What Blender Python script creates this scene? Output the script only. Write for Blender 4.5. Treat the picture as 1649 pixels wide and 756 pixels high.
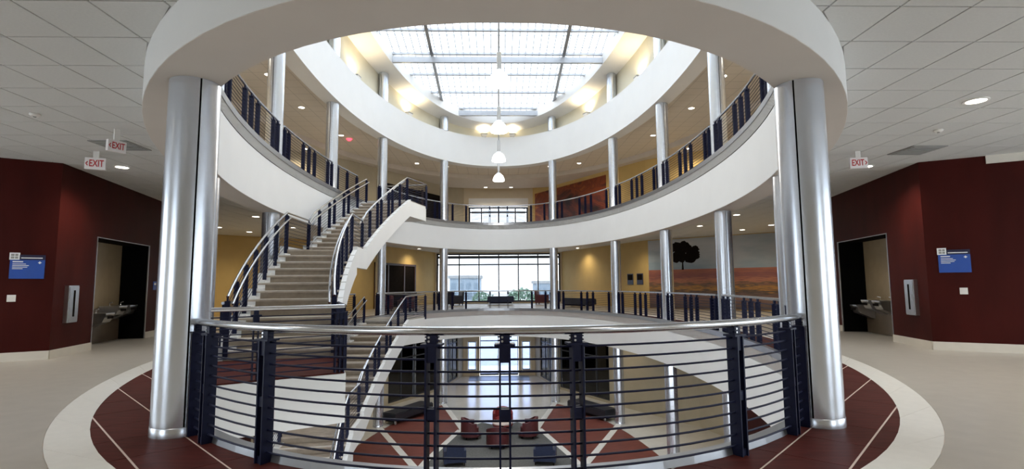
import bpy, math, random
from mathutils import Vector, Matrix
random.seed(7)
SC = bpy.context.scene
COL = SC.collection
for o in list(bpy.data.objects):
    bpy.data.objects.remove(o)

# ------------------------------------------------------------------ camera
EYE = Vector((-.0408, 0, 1.2666))
YAW, PIT, ROL = .0268, .0960, -.0072
fw = Vector((math.sin(YAW)*math.cos(PIT), math.cos(YAW)*math.cos(PIT), math.sin(PIT)))
rt = Vector((math.cos(YAW), -math.sin(YAW), 0))
up = rt.cross(fw)
rt, up = rt*math.cos(ROL)+up*math.sin(ROL), up*math.cos(ROL)-rt*math.sin(ROL)
cd = bpy.data.cameras.new('camera')
cam = bpy.data.objects.new('camera', cd)
COL.objects.link(cam)
cd.sensor_fit = 'HORIZONTAL'; cd.sensor_width = 36; cd.lens = 848.8/1649*36
cd.clip_start = .05; cd.clip_end = 500
M = Matrix((rt, up, -fw)).transposed().to_4x4(); M.translation = EYE
cam.matrix_world = M
SC.camera = cam

# ------------------------------------------------------------------ sky, exposure
w = bpy.data.worlds.new('sky'); SC.world = w; w.use_nodes = True
bg = w.node_tree.nodes['Background']
bg.inputs[0].default_value = (.86, .925, 1.0, 1); bg.inputs[1].default_value = 4.2
SC.view_settings.view_transform = 'Standard'; SC.view_settings.look = 'None'
SC.view_settings.gamma = 1; SC.view_settings.use_curve_mapping = False
SC.view_settings.exposure = 0.70
SC.cycles.use_denoising = True
SC.cycles.max_bounces = 7; SC.cycles.diffuse_bounces = 5; SC.cycles.transparent_max_bounces = 12
SC.cycles.sample_clamp_indirect = 6
SC.cycles.caustics_reflective = False; SC.cycles.caustics_refractive = False

# ------------------------------------------------------------------ materials
def mat(name, col, rough=.6, metal=0, var=.06, scale=6, bump=0, stretch=(1,1,1), coat=0, bscale=None, spec=.5):
    m = bpy.data.materials.new(name); m.use_nodes = True
    nt = m.node_tree; p = nt.nodes['Principled BSDF']
    p.inputs['Roughness'].default_value = rough; p.inputs['Metallic'].default_value = metal
    p.inputs['Specular IOR Level'].default_value = spec
    if coat: p.inputs['Coat Weight'].default_value = coat; p.inputs['Coat Roughness'].default_value = .15
    tc = nt.nodes.new('ShaderNodeTexCoord'); mp = nt.nodes.new('ShaderNodeMapping')
    mp.inputs['Scale'].default_value = stretch
    nt.links.new(tc.outputs['Object'], mp.inputs[0])
    nz = nt.nodes.new('ShaderNodeTexNoise'); nz.inputs['Scale'].default_value = scale; nz.inputs['Detail'].default_value = 5
    nt.links.new(mp.outputs[0], nz.inputs['Vector'])
    rp = nt.nodes.new('ShaderNodeValToRGB')
    rp.color_ramp.elements[0].position = .3; rp.color_ramp.elements[1].position = .7
    rp.color_ramp.elements[0].color = tuple(max(0, c*(1-var)) for c in col)+(1,)
    rp.color_ramp.elements[1].color = tuple(min(1, c*(1+var)) for c in col)+(1,)
    nt.links.new(nz.outputs['Fac'], rp.inputs[0]); nt.links.new(rp.outputs[0], p.inputs['Base Color'])
    if bump:
        b = nt.nodes.new('ShaderNodeBump'); b.inputs['Strength'].default_value = bump; b.inputs['Distance'].default_value = .02
        n2 = nt.nodes.new('ShaderNodeTexNoise'); n2.inputs['Scale'].default_value = bscale or scale*8
        nt.links.new(mp.outputs[0], n2.inputs['Vector'])
        nt.links.new(n2.outputs['Fac'], b.inputs['Height']); nt.links.new(b.outputs[0], p.inputs['Normal'])
    return m
def emit(name, col, s):
    m = bpy.data.materials.new(name); m.use_nodes = True; nt = m.node_tree
    p = nt.nodes['Principled BSDF']; p.inputs['Base Color'].default_value = col+(1,)
    p.inputs['Emission Color'].default_value = col+(1,); p.inputs['Emission Strength'].default_value = s
    return m
def glass(name, tint, trans, rough=.02):
    """thin pane: mostly see-through with a clear reflection"""
    m = bpy.data.materials.new(name); m.use_nodes = True; nt = m.node_tree
    for n in list(nt.nodes):
        if n.type == 'BSDF_PRINCIPLED': nt.nodes.remove(n)
    out = nt.nodes['Material Output']
    t = nt.nodes.new('ShaderNodeBsdfTransparent'); t.inputs[0].default_value = tint+(1,)
    g = nt.nodes.new('ShaderNodeBsdfGlossy'); g.inputs['Roughness'].default_value = rough
    mx = nt.nodes.new('ShaderNodeMixShader'); mx.inputs[0].default_value = 1-trans
    nt.links.new(t.outputs[0], mx.inputs[1]); nt.links.new(g.outputs[0], mx.inputs[2]); nt.links.new(mx.outputs[0], out.inputs[0])
    return m
def skylight_panel(name):
    """translucent fibreglass panel with a fine internal grid"""
    m = bpy.data.materials.new(name); m.use_nodes = True; nt = m.node_tree
    for n in list(nt.nodes):
        if n.type == 'BSDF_PRINCIPLED': nt.nodes.remove(n)
    out = nt.nodes['Material Output']
    tc = nt.nodes.new('ShaderNodeTexCoord'); br = nt.nodes.new('ShaderNodeTexBrick')
    br.offset = 0; br.inputs['Scale'].default_value = 1; br.inputs['Brick Width'].default_value = .3
    br.inputs['Row Height'].default_value = .83; br.inputs['Mortar Size'].default_value = .020
    br.inputs['Color1'].default_value = (.72, .73, .74, 1); br.inputs['Color2'].default_value = (.70, .71, .72, 1)
    br.inputs['Mortar'].default_value = (.07, .08, .09, 1)
    nt.links.new(tc.outputs['Object'], br.inputs['Vector'])
    t = nt.nodes.new('ShaderNodeBsdfTransparent'); nt.links.new(br.outputs[0], t.inputs[0])
    d = nt.nodes.new('ShaderNodeBsdfTranslucent'); d.inputs[0].default_value = (.85, .87, .88, 1)
    mx = nt.nodes.new('ShaderNodeMixShader'); mx.inputs[0].default_value = .18
    nt.links.new(t.outputs[0], mx.inputs[1]); nt.links.new(d.outputs[0], mx.inputs[2]); nt.links.new(mx.outputs[0], out.inputs[0])
    return m
M_ = {}
def setup_mats():
    D = M_
    D['white'] = mat('white_paint', (.80, .79, .77), .55, var=.015, scale=2)
    D['fascia'] = mat('fascia_paint', (.765, .765, .755), .5, var=.015, scale=1.5)
    D['tile_c'] = mat('ceiling_tile', (.66, .66, .65), .9, var=.03, scale=40, bump=.15, bscale=180)
    D['tbar'] = mat('ceiling_grid_bar', (.36, .36, .36), .6, var=.02)
    D['ceil'] = mat('gypsum_ceiling', (.62, .57, .52), .85, var=.03, scale=3)
    D['terrazzo'] = mat('beige_floor', (.41, .38, .335), .32, var=.05, scale=5, bump=.02)
    D['cream'] = mat('cream_border_tile', (.74, .72, .67), .3, var=.03, scale=9)
    D['gfloor'] = mat('pale_polished_floor', (.62, .60, .55), .18, var=.03, scale=4)
    D['redtile'] = mat('red_floor_tile', (.070, .016, .013), .50, var=.30, scale=3, stretch=(1, 6, 1), bump=.03, spec=.06)
    D['gred'] = mat('ground_red_tile', (.15, .042, .031), .5, var=.25, scale=3, stretch=(1, 5, 1), spec=.25)
    D['grout'] = mat('light_grout', (.70, .58, .52), .7, var=.05)
    D['redwall'] = mat('oxblood_panel', (.045, .0065, .005), .45, var=.18, scale=3, stretch=(1, 1, .3), bump=.02, spec=.08)
    D['base'] = mat('cream_base', (.66, .62, .55), .5, var=.03)
    D['yellow'] = mat('ochre_wall', (.56, .39, .145), .7, var=.04, scale=2)
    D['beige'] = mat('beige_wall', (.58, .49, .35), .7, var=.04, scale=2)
    D['alc'] = mat('tan_alcove_tile', (.36, .27, .16), .45, var=.06, scale=5)
    D['alcd'] = mat('brown_dado_tile', (.16, .12, .085), .35, var=.08, scale=5)
    D['soffit'] = mat('taupe_soffit_shade', (.66, .61, .565), .7, var=.02, scale=2)  # darker taupe puts the soffit's shade into its colour
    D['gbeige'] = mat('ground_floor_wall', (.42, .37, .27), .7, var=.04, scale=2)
    D['clere'] = mat('clerestory_wall', (.74, .70, .56), .7, var=.03, scale=2)
    D['steel'] = mat('brushed_steel', (.62, .63, .65), .3, 1, var=.04, scale=30, stretch=(1, 1, .05))
    D['rail'] = mat('polished_rail_steel', (.50, .51, .53), .2, 1, var=.04, scale=30)
    D['tint'] = glass('tinted_pane', (.50, .52, .54), .94)
    D['tintb'] = glass('blue_tinted_pane', (.58, .64, .80), .93)
    D['colm'] = mat('column_metal_paint', (.63, .665, .73), .26, .80, var=.03, scale=6)
    D['curb'] = mat('grey_metal_edge', (.36, .37, .39), .3, .8, var=.04)
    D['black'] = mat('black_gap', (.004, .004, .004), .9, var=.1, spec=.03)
    D['navy'] = mat('navy_powdercoat', (.004, .006, .028), .48, .0, var=.15, scale=20, spec=.22)
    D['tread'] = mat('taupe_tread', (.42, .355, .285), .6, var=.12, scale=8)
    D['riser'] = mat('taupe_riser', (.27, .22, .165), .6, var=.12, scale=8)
    D['nosing'] = mat('pale_nosing_glint', (.66, .62, .56), .5, var=.05, scale=12)  # pale tone imitates reflections along the nosing fronts
    D['frame'] = mat('dark_window_frame', (.05, .055, .065), .4, .5, var=.05)
    D['glass'] = glass('clear_pane', (.97, .99, 1.0), .94)
    D['dglass'] = glass('smoked_pane', (.16, .16, .16), .93)
    D['panel'] = skylight_panel('skylight_panel')
    D['bluesign'] = mat('blue_sign_face', (.02, .08, .38), .35, var=.05)
    D['navysign'] = mat('dark_sign_band', (.012, .012, .05), .35, var=.05)
    D['signw'] = mat('white_print', (.82, .84, .86), .5, var=.02)
    D['redtxt'] = mat('red_print', (.50, .012, .02), .5, var=.05)
    D['exitw'] = mat('exit_sign_white', (.84, .80, .80), .5, var=.02)
    D['carpet'] = mat('charcoal_carpet', (.11, .11, .105), .95, var=.35, scale=14, stretch=(1, 4, 1), bump=.2)
    D['redfab'] = mat('maroon_upholstery', (.085, .013, .015), .55, var=.15, scale=14)
    D['crim'] = mat('crimson_upholstery', (.20, .018, .02), .55, var=.15, scale=14)
    D['blufab'] = mat('navy_upholstery', (.006, .013, .048), .6, var=.15, scale=14)
    D['blkfab'] = mat('black_upholstery', (.012, .014, .022), .45, var=.2, scale=14)
    D['wood'] = mat('walnut', (.055, .022, .012), .4, var=.3, scale=4, stretch=(6, 6, .6))
    D['pale'] = mat('pale_table_top', (.62, .50, .44), .4, var=.06)
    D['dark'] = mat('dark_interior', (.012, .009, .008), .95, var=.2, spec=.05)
    D['bluedoor'] = mat('slate_blue_door', (.10, .14, .20), .4, var=.05)
    D['lens'] = emit('lamp_lens', (1.0, .93, .80), 9)
    D['shade'] = emit('lit_glass_shade', (1.0, .97, .93), 4.5)
    D['plastic'] = mat('white_plastic', (.78, .76, .73), .4, var=.02)
    D['greyvent'] = mat('grey_vent', (.30, .30, .29), .6, var=.05)
    D['ext'] = mat('pale_pavement', (.50, .50, .50), .8, var=.05, scale=.5)
    D['extb'] = mat('pale_building', (.44, .52, .60), .8, var=.05, scale=.5)
    D['extw'] = mat('building_windows', (.30, .38, .46), .6, var=.05)
    D['leaf'] = mat('pale_leaves', (.28, .40, .30), .8, var=.3, scale=3)
    D['bark'] = mat('bark', (.12, .09, .07), .9, var=.2)
    D['redlamp'] = emit('red_lamp', (1.0, .05, .08), 2.5)
    D['grille'] = mat('dark_fixture', (.10, .10, .10), .6)
    # photo mural: sky over a red-brown field
    def ramp_mural(name, kind):
        m = bpy.data.materials.new(name); m.use_nodes = True; nt = m.node_tree
        p = nt.nodes['Principled BSDF']; p.inputs['Roughness'].default_value = .5
        tc = nt.nodes.new('ShaderNodeTexCoord'); L = nt.links.new
        if kind == 'field':
            sp = nt.nodes.new('ShaderNodeSeparateXYZ'); L(tc.outputs['Object'], sp.inputs[0])
            mp = nt.nodes.new('ShaderNodeMapping'); mp.inputs['Scale'].default_value = (.55, 1, 5); L(tc.outputs['Object'], mp.inputs[0])
            nz = nt.nodes.new('ShaderNodeTexNoise'); nz.inputs['Scale'].default_value = 3.2; nz.inputs['Detail'].default_value = 8; L(mp.outputs[0], nz.inputs['Vector'])
            a = nt.nodes.new('ShaderNodeMath'); a.operation = 'MULTIPLY_ADD'; a.inputs[1].default_value = .9; a.inputs[2].default_value = -.45; L(nz.outputs['Fac'], a.inputs[0])
            s = nt.nodes.new('ShaderNodeMath'); s.operation = 'ADD'; L(sp.outputs['Z'], s.inputs[0]); L(a.outputs[0], s.inputs[1])
            dv = nt.nodes.new('ShaderNodeMath'); dv.operation = 'DIVIDE'; dv.inputs[1].default_value = 1.95; L(s.outputs[0], dv.inputs[0])
            r1 = nt.nodes.new('ShaderNodeValToRGB'); r1.color_ramp.interpolation = 'LINEAR'; L(dv.outputs[0], r1.inputs[0])
            cr = r1.color_ramp
            for pos, c in ((0, (.10, .07, .06)), (.3, (.20, .11, .09)), (.43, (.07, .055, .05)), (.52, (.42, .20, .05)), (.60, (.10, .075, .06)), (.70, (.44, .17, .10)), (.82, (.22, .08, .08)), (1, (.42, .14, .09))):
                e = cr.elements.new(pos); e.color = c+(1,)
            cr.elements[0].color = (.10, .07, .06, 1)
            for e in cr.elements:
                if e.position > .99: e.color = (.38, .13, .085, 1)
            mp2 = nt.nodes.new('ShaderNodeMapping'); mp2.inputs['Scale'].default_value = (.25, 1, .9); L(tc.outputs['Object'], mp2.inputs[0])
            n2 = nt.nodes.new('ShaderNodeTexNoise'); n2.inputs['Scale'].default_value = .9; n2.inputs['Detail'].default_value = 4; L(mp2.outputs[0], n2.inputs['Vector'])
            r2 = nt.nodes.new('ShaderNodeValToRGB'); L(n2.outputs['Fac'], r2.inputs[0])
            r2.color_ramp.elements[0].position = .38; r2.color_ramp.elements[0].color = (.27, .35, .43, 1)
            r2.color_ramp.elements[1].position = .68; r2.color_ramp.elements[1].color = (.58, .58, .60, 1)
            g = nt.nodes.new('ShaderNodeMath'); g.operation = 'GREATER_THAN'; g.inputs[1].default_value = 1.95; L(sp.outputs['Z'], g.inputs[0])
            mx = nt.nodes.new('ShaderNodeMix'); mx.data_type = 'RGBA'; L(g.outputs[0], mx.inputs[0]); L(r1.outputs[0], mx.inputs[6]); L(r2.outputs[0], mx.inputs[7])
            L(mx.outputs[2], p.inputs['Base Color'])
        else:
            mp = nt.nodes.new('ShaderNodeMapping'); mp.inputs['Scale'].default_value = (.6, 1, .9); L(tc.outputs['Object'], mp.inputs[0])
            nz = nt.nodes.new('ShaderNodeTexNoise'); nz.inputs['Scale'].default_value = 1.1; nz.inputs['Detail'].default_value = 5; nz.inputs['Distortion'].default_value = 1.2; L(mp.outputs[0], nz.inputs['Vector'])
            r = nt.nodes.new('ShaderNodeValToRGB'); L(nz.outputs['Fac'], r.inputs[0]); cr = r.color_ramp
            cr.elements[0].position = .3; cr.elements[0].color = (.02, .008, .006, 1)
            cr.elements[1].position = .75; cr.elements[1].color = (.50, .16, .025, 1)
            for pos, c in ((.42, (.11, .02, .012)), (.52, (.24, .05, .012)), (.62, (.17, .03, .012))):
                e = cr.elements.new(pos); e.color = c+(1,)
            L(r.outputs[0], p.inputs['Base Color'])
        return m
    D['mural'] = ramp_mural('field_mural_print', 'field')
    D['orange'] = ramp_mural('orange_mural_print', 'abstract')
setup_mats()

# ------------------------------------------------------------------ mesh helpers
class MB:
    def __init__(s): s.v = []; s.f = []
    def add(s, vs, fs):
        n = len(s.v); s.v += [tuple(p) for p in vs]; s.f += [tuple(i+n for i in q) for q in fs]; return s
    def hexa(s, b, t):   # bottom quad, top quad (same winding, ccw seen from above)
        return s.add(list(b)+list(t), [(3, 2, 1, 0), (4, 5, 6, 7), (0, 1, 5, 4), (1, 2, 6, 5), (2, 3, 7, 6), (3, 0, 4, 7)])
    def box(s, x0, x1, y0, y1, z0, z1):
        return s.hexa([(x0, y0, z0), (x1, y0, z0), (x1, y1, z0), (x0, y1, z0)], [(x0, y0, z1), (x1, y0, z1), (x1, y1, z1), (x0, y1, z1)])
    def obox(s, c, u, v, du, dv, z0, z1):   # oriented box: u,v unit 2-vectors, half sizes
        P = [(c[0]+a*du*u[0]+b*dv*v[0], c[1]+a*du*u[1]+b*dv*v[1]) for a, b in ((-1, -1), (1, -1), (1, 1), (-1, 1))]
        return s.hexa([p+(z0,) for p in P], [p+(z1,) for p in P])
    def prism(s, poly, z0, z1):
        n = len(poly)
        vs = [(p[0], p[1], z0) for p in poly]+[(p[0], p[1], z1) for p in poly]
        fs = [tuple(range(n-1, -1, -1)), tuple(range(n, 2*n))]+[(i, (i+1) % n, (i+1) % n+n, i+n) for i in range(n)]
        return s.add(vs, fs)
    def tube(s, path, r, n=8, closed=False, caps=True):
        path = [Vector(p) for p in path]; m = len(path); vs = []; fs = []
        for i, p in enumerate(path):
            a = path[(i-1) % m] if (i or closed) else p
            b = path[(i+1) % m] if (i < m-1 or closed) else p
            t = (b-a).normalized()
            x = t.cross(Vector((0, 0, 1)))
            x = x.normalized() if x.length > 1e-4 else Vector((1, 0, 0))
            y = x.cross(t)
            for k in range(n):
                an = 2*math.pi*k/n
                vs.append(p+x*math.cos(an)*r+y*math.sin(an)*r)
        for i in range(m if closed else m-1):
            j = (i+1) % m
            for k in range(n):
                l = (k+1) % n
                fs.append((i*n+k, i*n+l, j*n+l, j*n+k))
        if caps and not closed:
            fs.append(tuple(range(n-1, -1, -1))); fs.append(tuple((m-1)*n+k for k in range(n)))
        return s.add(vs, fs)
    def lathe(s, prof, c=(0, 0), n=24, a0=0, a1=2*math.pi):   # prof list of (r,z)
        full = abs(a1-a0-2*math.pi) < 1e-6; m = n if full else n+1; vs = []; fs = []
        for r, z in prof:
            for k in range(m):
                an = a0+(a1-a0)*k/n
                vs.append((c[0]+r*math.cos(an), c[1]+r*math.sin(an), z))
        for i in range(len(prof)-1):
            for k in range(n):
                l = (k+1) % m
                fs.append((i*m+k, i*m+l, (i+1)*m+l, (i+1)*m+k))
        return s.add(vs, fs)
    def build(s, name, m, parent=None, smooth=False, loc=None, kind=None):
        me = bpy.data.meshes.new(name); me.from_pydata(s.v, [], s.f); me.validate(); me.update()
        if smooth:
            me.shade_smooth() if hasattr(me, 'shade_smooth') else None
            try: me.set_sharp_from_angle(angle=math.radians(40))
            except Exception: pass
        me.materials.append(M_[m] if isinstance(m, str) else m)
        return link(name, me, parent, loc, kind)
def link(name, me, parent=None, loc=None, kind=None):
    o = bpy.data.objects.new(name, me); COL.objects.link(o)
    if parent is not None: o.parent = parent
    if loc is not None: o.location = loc
    if kind: o['kind'] = kind
    return o
def thing(name, label, cat, loc=(0, 0, 0), rz=0, group=None):
    o = bpy.data.objects.new(name, None); COL.objects.link(o); o.empty_display_size = .2
    o.location = loc; o.rotation_euler = (0, 0, rz); o['label'] = label; o['category'] = cat
    if group: o['group'] = group
    return o
def tag(o, label, cat, group=None):
    o['label'] = label; o['category'] = cat
    if group: o['group'] = group
    return o
def struct(o, label=None, cat=None):
    o['kind'] = 'structure'
    if label: o['label'] = label
    if cat: o['category'] = cat
    return o
def copy_tree(o, parent=None):
    c = o.copy(); COL.objects.link(c); c.parent = parent
    for ch in o.children: copy_tree(ch, c)
    return c
def text_mesh(s, size, ext=.003):
    cu = bpy.data.curves.new('lettering', 'FONT'); cu.body = s; cu.size = size; cu.extrude = ext
    cu.align_x = 'CENTER'; cu.align_y = 'CENTER'; cu.offset = size*.012
    o = bpy.data.objects.new('lettering', cu); COL.objects.link(o)
    bpy.context.view_layer.update()
    me = bpy.data.meshes.new_from_object(o.evaluated_get(bpy.context.evaluated_depsgraph_get()))
    bpy.data.objects.remove(o); bpy.data.curves.remove(cu)
    return me

# ------------------------------------------------------------------ the oval
YC, A0, B0, EX = 15.97, 12.32, 5.68, 2/2.1
F2F, SOF, CEI = 4.58, 3.163, 3.59
LV = {1: -F2F, 2: 0.0, 3: F2F}
def sp(v): return math.copysign(abs(v)**EX, v)
def ov(o, t): return ((B0+o)*sp(math.sin(t)), YC+(A0+o)*sp(math.cos(t)))
def ovt(x, y):   # parameter of the oval point in the direction of (x, y)
    n = 2.1; X = abs(x)/B0; Y = abs(y-YC)/A0; k = (X**n+Y**n)**(1/n)
    s = (X/k)**(n/2); c = (Y/k)**(n/2)
    return math.atan2(math.copysign(s, x), math.copysign(c, y-YC))
def ovn(o, t):   # outward normal and tangent
    a = ov(o, t-.002); b = ov(o, t+.002); d = Vector((b[0]-a[0], b[1]-a[1])).normalized()
    return Vector((-d[1], d[0])) if (-d[1]*(ov(o, t)[0])+d[0]*(ov(o, t)[1]-YC)) > 0 else Vector((d[1], -d[0])), d
def inside(o, x, y): return (abs(x)/(B0+o))**2.1+(abs(y-YC)/(A0+o))**2.1 < 1
def ovx(o, y): return (B0+o)*(max(0, 1-(abs(y-YC)/(A0+o))**2.1))**(1/2.1)
NS = 144
TS = [2*math.pi*i/NS for i in range(NS)]
def ringprof(prof, zf=None, ts=TS, closed=True):
    """sweep a closed profile [(offset,z)...] round the oval"""
    m = MB(); k = len(prof); vs = []; fs = []
    for t in ts:
        for o, z in prof:
            p = ov(o, t); vs.append((p[0], p[1], z if zf is None else z+zf(p[1])))
    n = len(ts)
    for i in range(n if closed else n-1):
        j = (i+1) % n
        for a in range(k):
            b = (a+1) % k
            fs.append((i*k+a, i*k+b, j*k+b, j*k+a))
    if not closed:
        fs.append(tuple(range(k))); fs.append(tuple((n-1)*k+a for a in range(k-1, -1, -1)))
    m.add(vs, fs); return m
RX, RY0, RY1 = 13.6, -6.0, 37.3
def plate(o, z0, z1):
    """rectangular slab with the oval hole"""
    inn = [ov(o, t) for t in TS]; out = []
    for p in inn:
        dx, dy = p[0], p[1]-YC
        k = min([RX/abs(dx)] if abs(dx) > 1e-6 else [1e9])
        k = min(k, ((RY1-YC)/dy if dy > 0 else (RY0-YC)/dy) if abs(dy) > 1e-6 else 1e9)
        out.append((dx*k, YC+dy*k))
    # snap nearest samples to rectangle corners
    for cx in (-RX, RX):
        for cy in (RY0, RY1):
            i = min(range(NS), key=lambda i: (out[i][0]-cx)**2+(out[i][1]-cy)**2); out[i] = (cx, cy)
    m = MB(); vs = []; fs = []
    for a, b in zip(inn, out): vs += [a+(z0,), b+(z0,), b+(z1,), a+(z1,)]
    for i in range(NS):
        j = (i+1) % NS
        for a in range(4):
            b = (a+1) % 4
            fs.append((i*4+a, i*4+b, j*4+b, j*4+a))
    m.add(vs, fs); return m

# ------------------------------------------------------------------ floors and ceilings
CB0, CB1, RJ = .80, 1.12, .34     # cream band offsets, joint between the two rows of red tile
f2 = struct(plate(CB1, -.30, 0).build('floor', 'terrazzo'), 'beige polished floor of the level the camera stands on', 'floor')
f3 = struct(plate(.0, F2F-.30, F2F-.004).build('floor', 'terrazzo'), 'floor slab of the upper gallery around the oval opening', 'floor')
gm = MB().box(-RX, RX, RY0, RY1+2, -F2F-.3, -F2F)
f1 = struct(gm.build('floor', 'gfloor'), 'pale ground floor of the atrium seen through the opening', 'floor')
# grout bed below the tile ring
bed = ringprof([(0, -.30), (CB1, -.30), (CB1, -.006), (0, -.006)]).build('tile_bed', 'grout', f2)
def arc_table(o, t0, t1, n=400):
    L = [0]; T = [t0]; p = ov(o, t0)
    for i in range(1, n+1):
        t = t0+(t1-t0)*i/n; q = ov(o, t); L.append(L[-1]+math.dist(p, q)); T.append(t); p = q
    return L, T
def t_at(tab, s):
    L, T = tab
    import bisect
    i = min(max(bisect.bisect_left(L, s), 1), len(L)-1)
    u = (s-L[i-1])/max(1e-9, L[i]-L[i-1]); return T[i-1]+(T[i]-T[i-1])*u
FULL = arc_table(.5, 0, 2*math.pi, 1440)
PER = FULL[0][-1]
def tile_row(o0, o1, n, name, m, gap, z0=-.03, z1=0, keep=None, phase=0, parent=None):
    for i in range(n):
        ta = t_at(FULL, (i+phase)*PER/n % PER); tb = t_at(FULL, (i+1+phase)*PER/n % PER)
        if tb < ta: tb += 2*math.pi
        g = gap/(PER/n)*(tb-ta)/2
        ts = [ta+g+(tb-ta-2*g)*k/3 for k in range(4)]
        c = ov((o0+o1)/2, (ta+tb)/2)
        if keep and not keep(c): continue
        poly = [ov(o0+gap/2, t) for t in ts]+[ov(o1-gap/2, t) for t in reversed(ts)]
        dz = random.uniform(-.0008, .0008)
        poly = [(p[0]-c[0], p[1]-c[1]) for p in poly]
        MB().prism(poly[::-1], z0, z1+dz).build(name, m, parent, loc=(c[0], c[1], 0))
def clip_half(poly, q, n):
    out = []
    for i in range(len(poly)):
        a, b = poly[i], poly[(i+1) % len(poly)]
        da = (a[0]-q[0])*n[0]+(a[1]-q[1])*n[1]; db = (b[0]-q[0])*n[0]+(b[1]-q[1])*n[1]
        if da >= 0: out.append(a)
        if (da >= 0) != (db >= 0):
            u = da/(da-db); out.append((a[0]+(b[0]-a[0])*u, a[1]+(b[1]-a[1])*u))
    return out
def red_tiles():
    # square modules turned 45 degrees, mirrored about the long axis; v = distance across the bright joints
    d = Vector((.690, .724)); nv = Vector((.724, -.690)); W, H = .457, .62; v0 = -1.29
    for sx in (1, -1):
        for i in range(-60, 30):
            for j in range(-8, 62):
                va, vb = v0+i*W, v0+(i+1)*W; ua, ub = j*H, (j+1)*H
                g, h = .009, .0035
                poly = [nv*v_+d*u_ for v_, u_ in ((va+g, ua+h), (vb-g, ua+h), (vb-g, ub-h), (va+g, ub-h))]
                c = sum(poly, Vector((0, 0)))/4
                if not inside(CB0+.5, *c) or inside(-.4, *c): continue
                poly = [tuple(p) for p in poly]
                poly = clip_half(poly, (0.004, 0), (1, 0))
                if len(poly) < 3: continue
                cc = (sum(p[0] for p in poly)/len(poly), sum(p[1] for p in poly)/len(poly))
                t = ovt(*cc)
                n_, _ = ovn(.05, t); poly = clip_half(poly, ov(.05, t), n_)
                for dt in (-.12, -.08, -.04, 0, .04, .08, .12):
                    if len(poly) < 3: break
                    n_, _ = ovn(CB0+.02, t+dt); poly = clip_half(poly, ov(CB0+.02, t+dt), -n_)
                if len(poly) < 3: continue
                ar = abs(sum(poly[k][0]*poly[(k+1) % len(poly)][1]-poly[(k+1) % len(poly)][0]*poly[k][1] for k in range(len(poly))))/2
                if ar < .004: continue
                cc = (sum(p[0] for p in poly)/len(poly), sum(p[1] for p in poly)/len(poly))
                pl = [(sx*(p[0]-cc[0]), p[1]-cc[1]) for p in poly]
                if sx < 0: pl = pl[::-1]
                MB().prism(pl, -.03, -.001+random.uniform(-.0006, .0003)).build('red_tile', 'redtile', f2, loc=(sx*cc[0], cc[1], 0))
red_tiles()
def border_tiles(n=26, sk=.85):
    half = arc_table(.96, 0, math.pi, 700); L = half[0][-1]
    for i in range(n):
        ca, cb = L*i/n, L*(i+1)/n
        def tt(s_, o): return t_at(half, min(max(s_, 0), L))
        # joints run obliquely across the band
        k = 4; g = .003
        wgt = lambda s_: max(0, min(1, s_/2, (L-s_)/2))
        ia, ib = ca+g+sk*.5*wgt(ca), cb-g+sk*.5*wgt(cb)
        oa, ob_ = ca+g-sk*.5*wgt(ca), cb-g-sk*.5*wgt(cb)
        poly = [ov(CB0, t_at(half, ia+(ib-ia)*q/k)) for q in range(k+1)]+[ov(CB1-.004, t_at(half, ob_+(oa-ob_)*q/k)) for q in range(k+1)]
        c = (sum(p[0] for p in poly)/len(poly), sum(p[1] for p in poly)/len(poly))
        for sx in (1, -1):
            pl = [(sx*(p[0]-c[0]), p[1]-c[1]) for p in poly]
            if sx > 0: pl = pl[::-1]
            MB().prism(pl, -.03, .0005).build('border_tile', 'cream', f2, loc=(sx*c[0], c[1], 0))
border_tiles()
# metal curb along the slab edges
def slab_edge(z, n, red=True):
    # white fascia with a reveal groove, soffit lip and drop face up to the ceiling tiles
    zs = z-F2F+SOF
    zc = z-F2F+CEI
    prof = [(0, z-.07), (0, z-.30), (.02, z-.30), (.02, z-.322), (0, z-.322), (0, zs), (.55, zs), (.55, zc+.03), (.50, zc+.03), (.50, zc+.05), (.10, zc+.05), (.10, z-.07)]
    fa = struct(ringprof(prof).build('trim_%d' % n, 'fascia', smooth=True))
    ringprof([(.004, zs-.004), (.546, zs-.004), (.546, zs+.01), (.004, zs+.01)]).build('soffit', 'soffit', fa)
    cu = ringprof([(-.015, z-.075), (-.015, z+.05), (.09, z+.05), (.10, z-.001), (.10, z-.075)]).build('edge_curb', 'curb', fa)
    return fa
t2 = slab_edge(0, 1); struct(t2, 'curved white fascia of the camera level around the oval opening', 'fascia')
t3 = slab_edge(F2F, 2); struct(t3, 'curved white band of the upper gallery with soffit over the near columns', 'fascia')
# roof band: fascia, ledge, set-back clerestory wall, sloping soffit, skylight curb
ZS4 = F2F+SOF; LEDGE = 9.35
def zsl(y): return 10.8-.14*(y-22)
pr4 = [(0, LEDGE), (0, ZS4), (.55, ZS4), (.55, F2F+CEI+.03), (.50, F2F+CEI+.03), (.50, LEDGE)]
t4 = struct(ringprof(pr4).build('trim_3', 'fascia', smooth=True), 'white curved roof band below the clerestory wall', 'fascia')
def wallring(o0, o1, za, zb_f):
    m = MB(); vs = []; fs = []
    for t in TS:
        a = ov(o0, t); b = ov(o1, t); zt = zb_f(a[1])
        vs += [a+(za,), b+(za,), b+(zt,), a+(zt,)]
    for i in range(NS):
        j = (i+1) % NS
        for q in range(4): fs.append((i*4+q, i*4+(q+1) % 4, j*4+(q+1) % 4, j*4+q))
    return m.add(vs, fs)
cw = struct(wallring(.50, .70, LEDGE-.5, lambda y: zsl(y)+.3).build('wall_clerestory', 'clere', smooth=True), 'cream clerestory wall set back under the skylight', 'wall')
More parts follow.
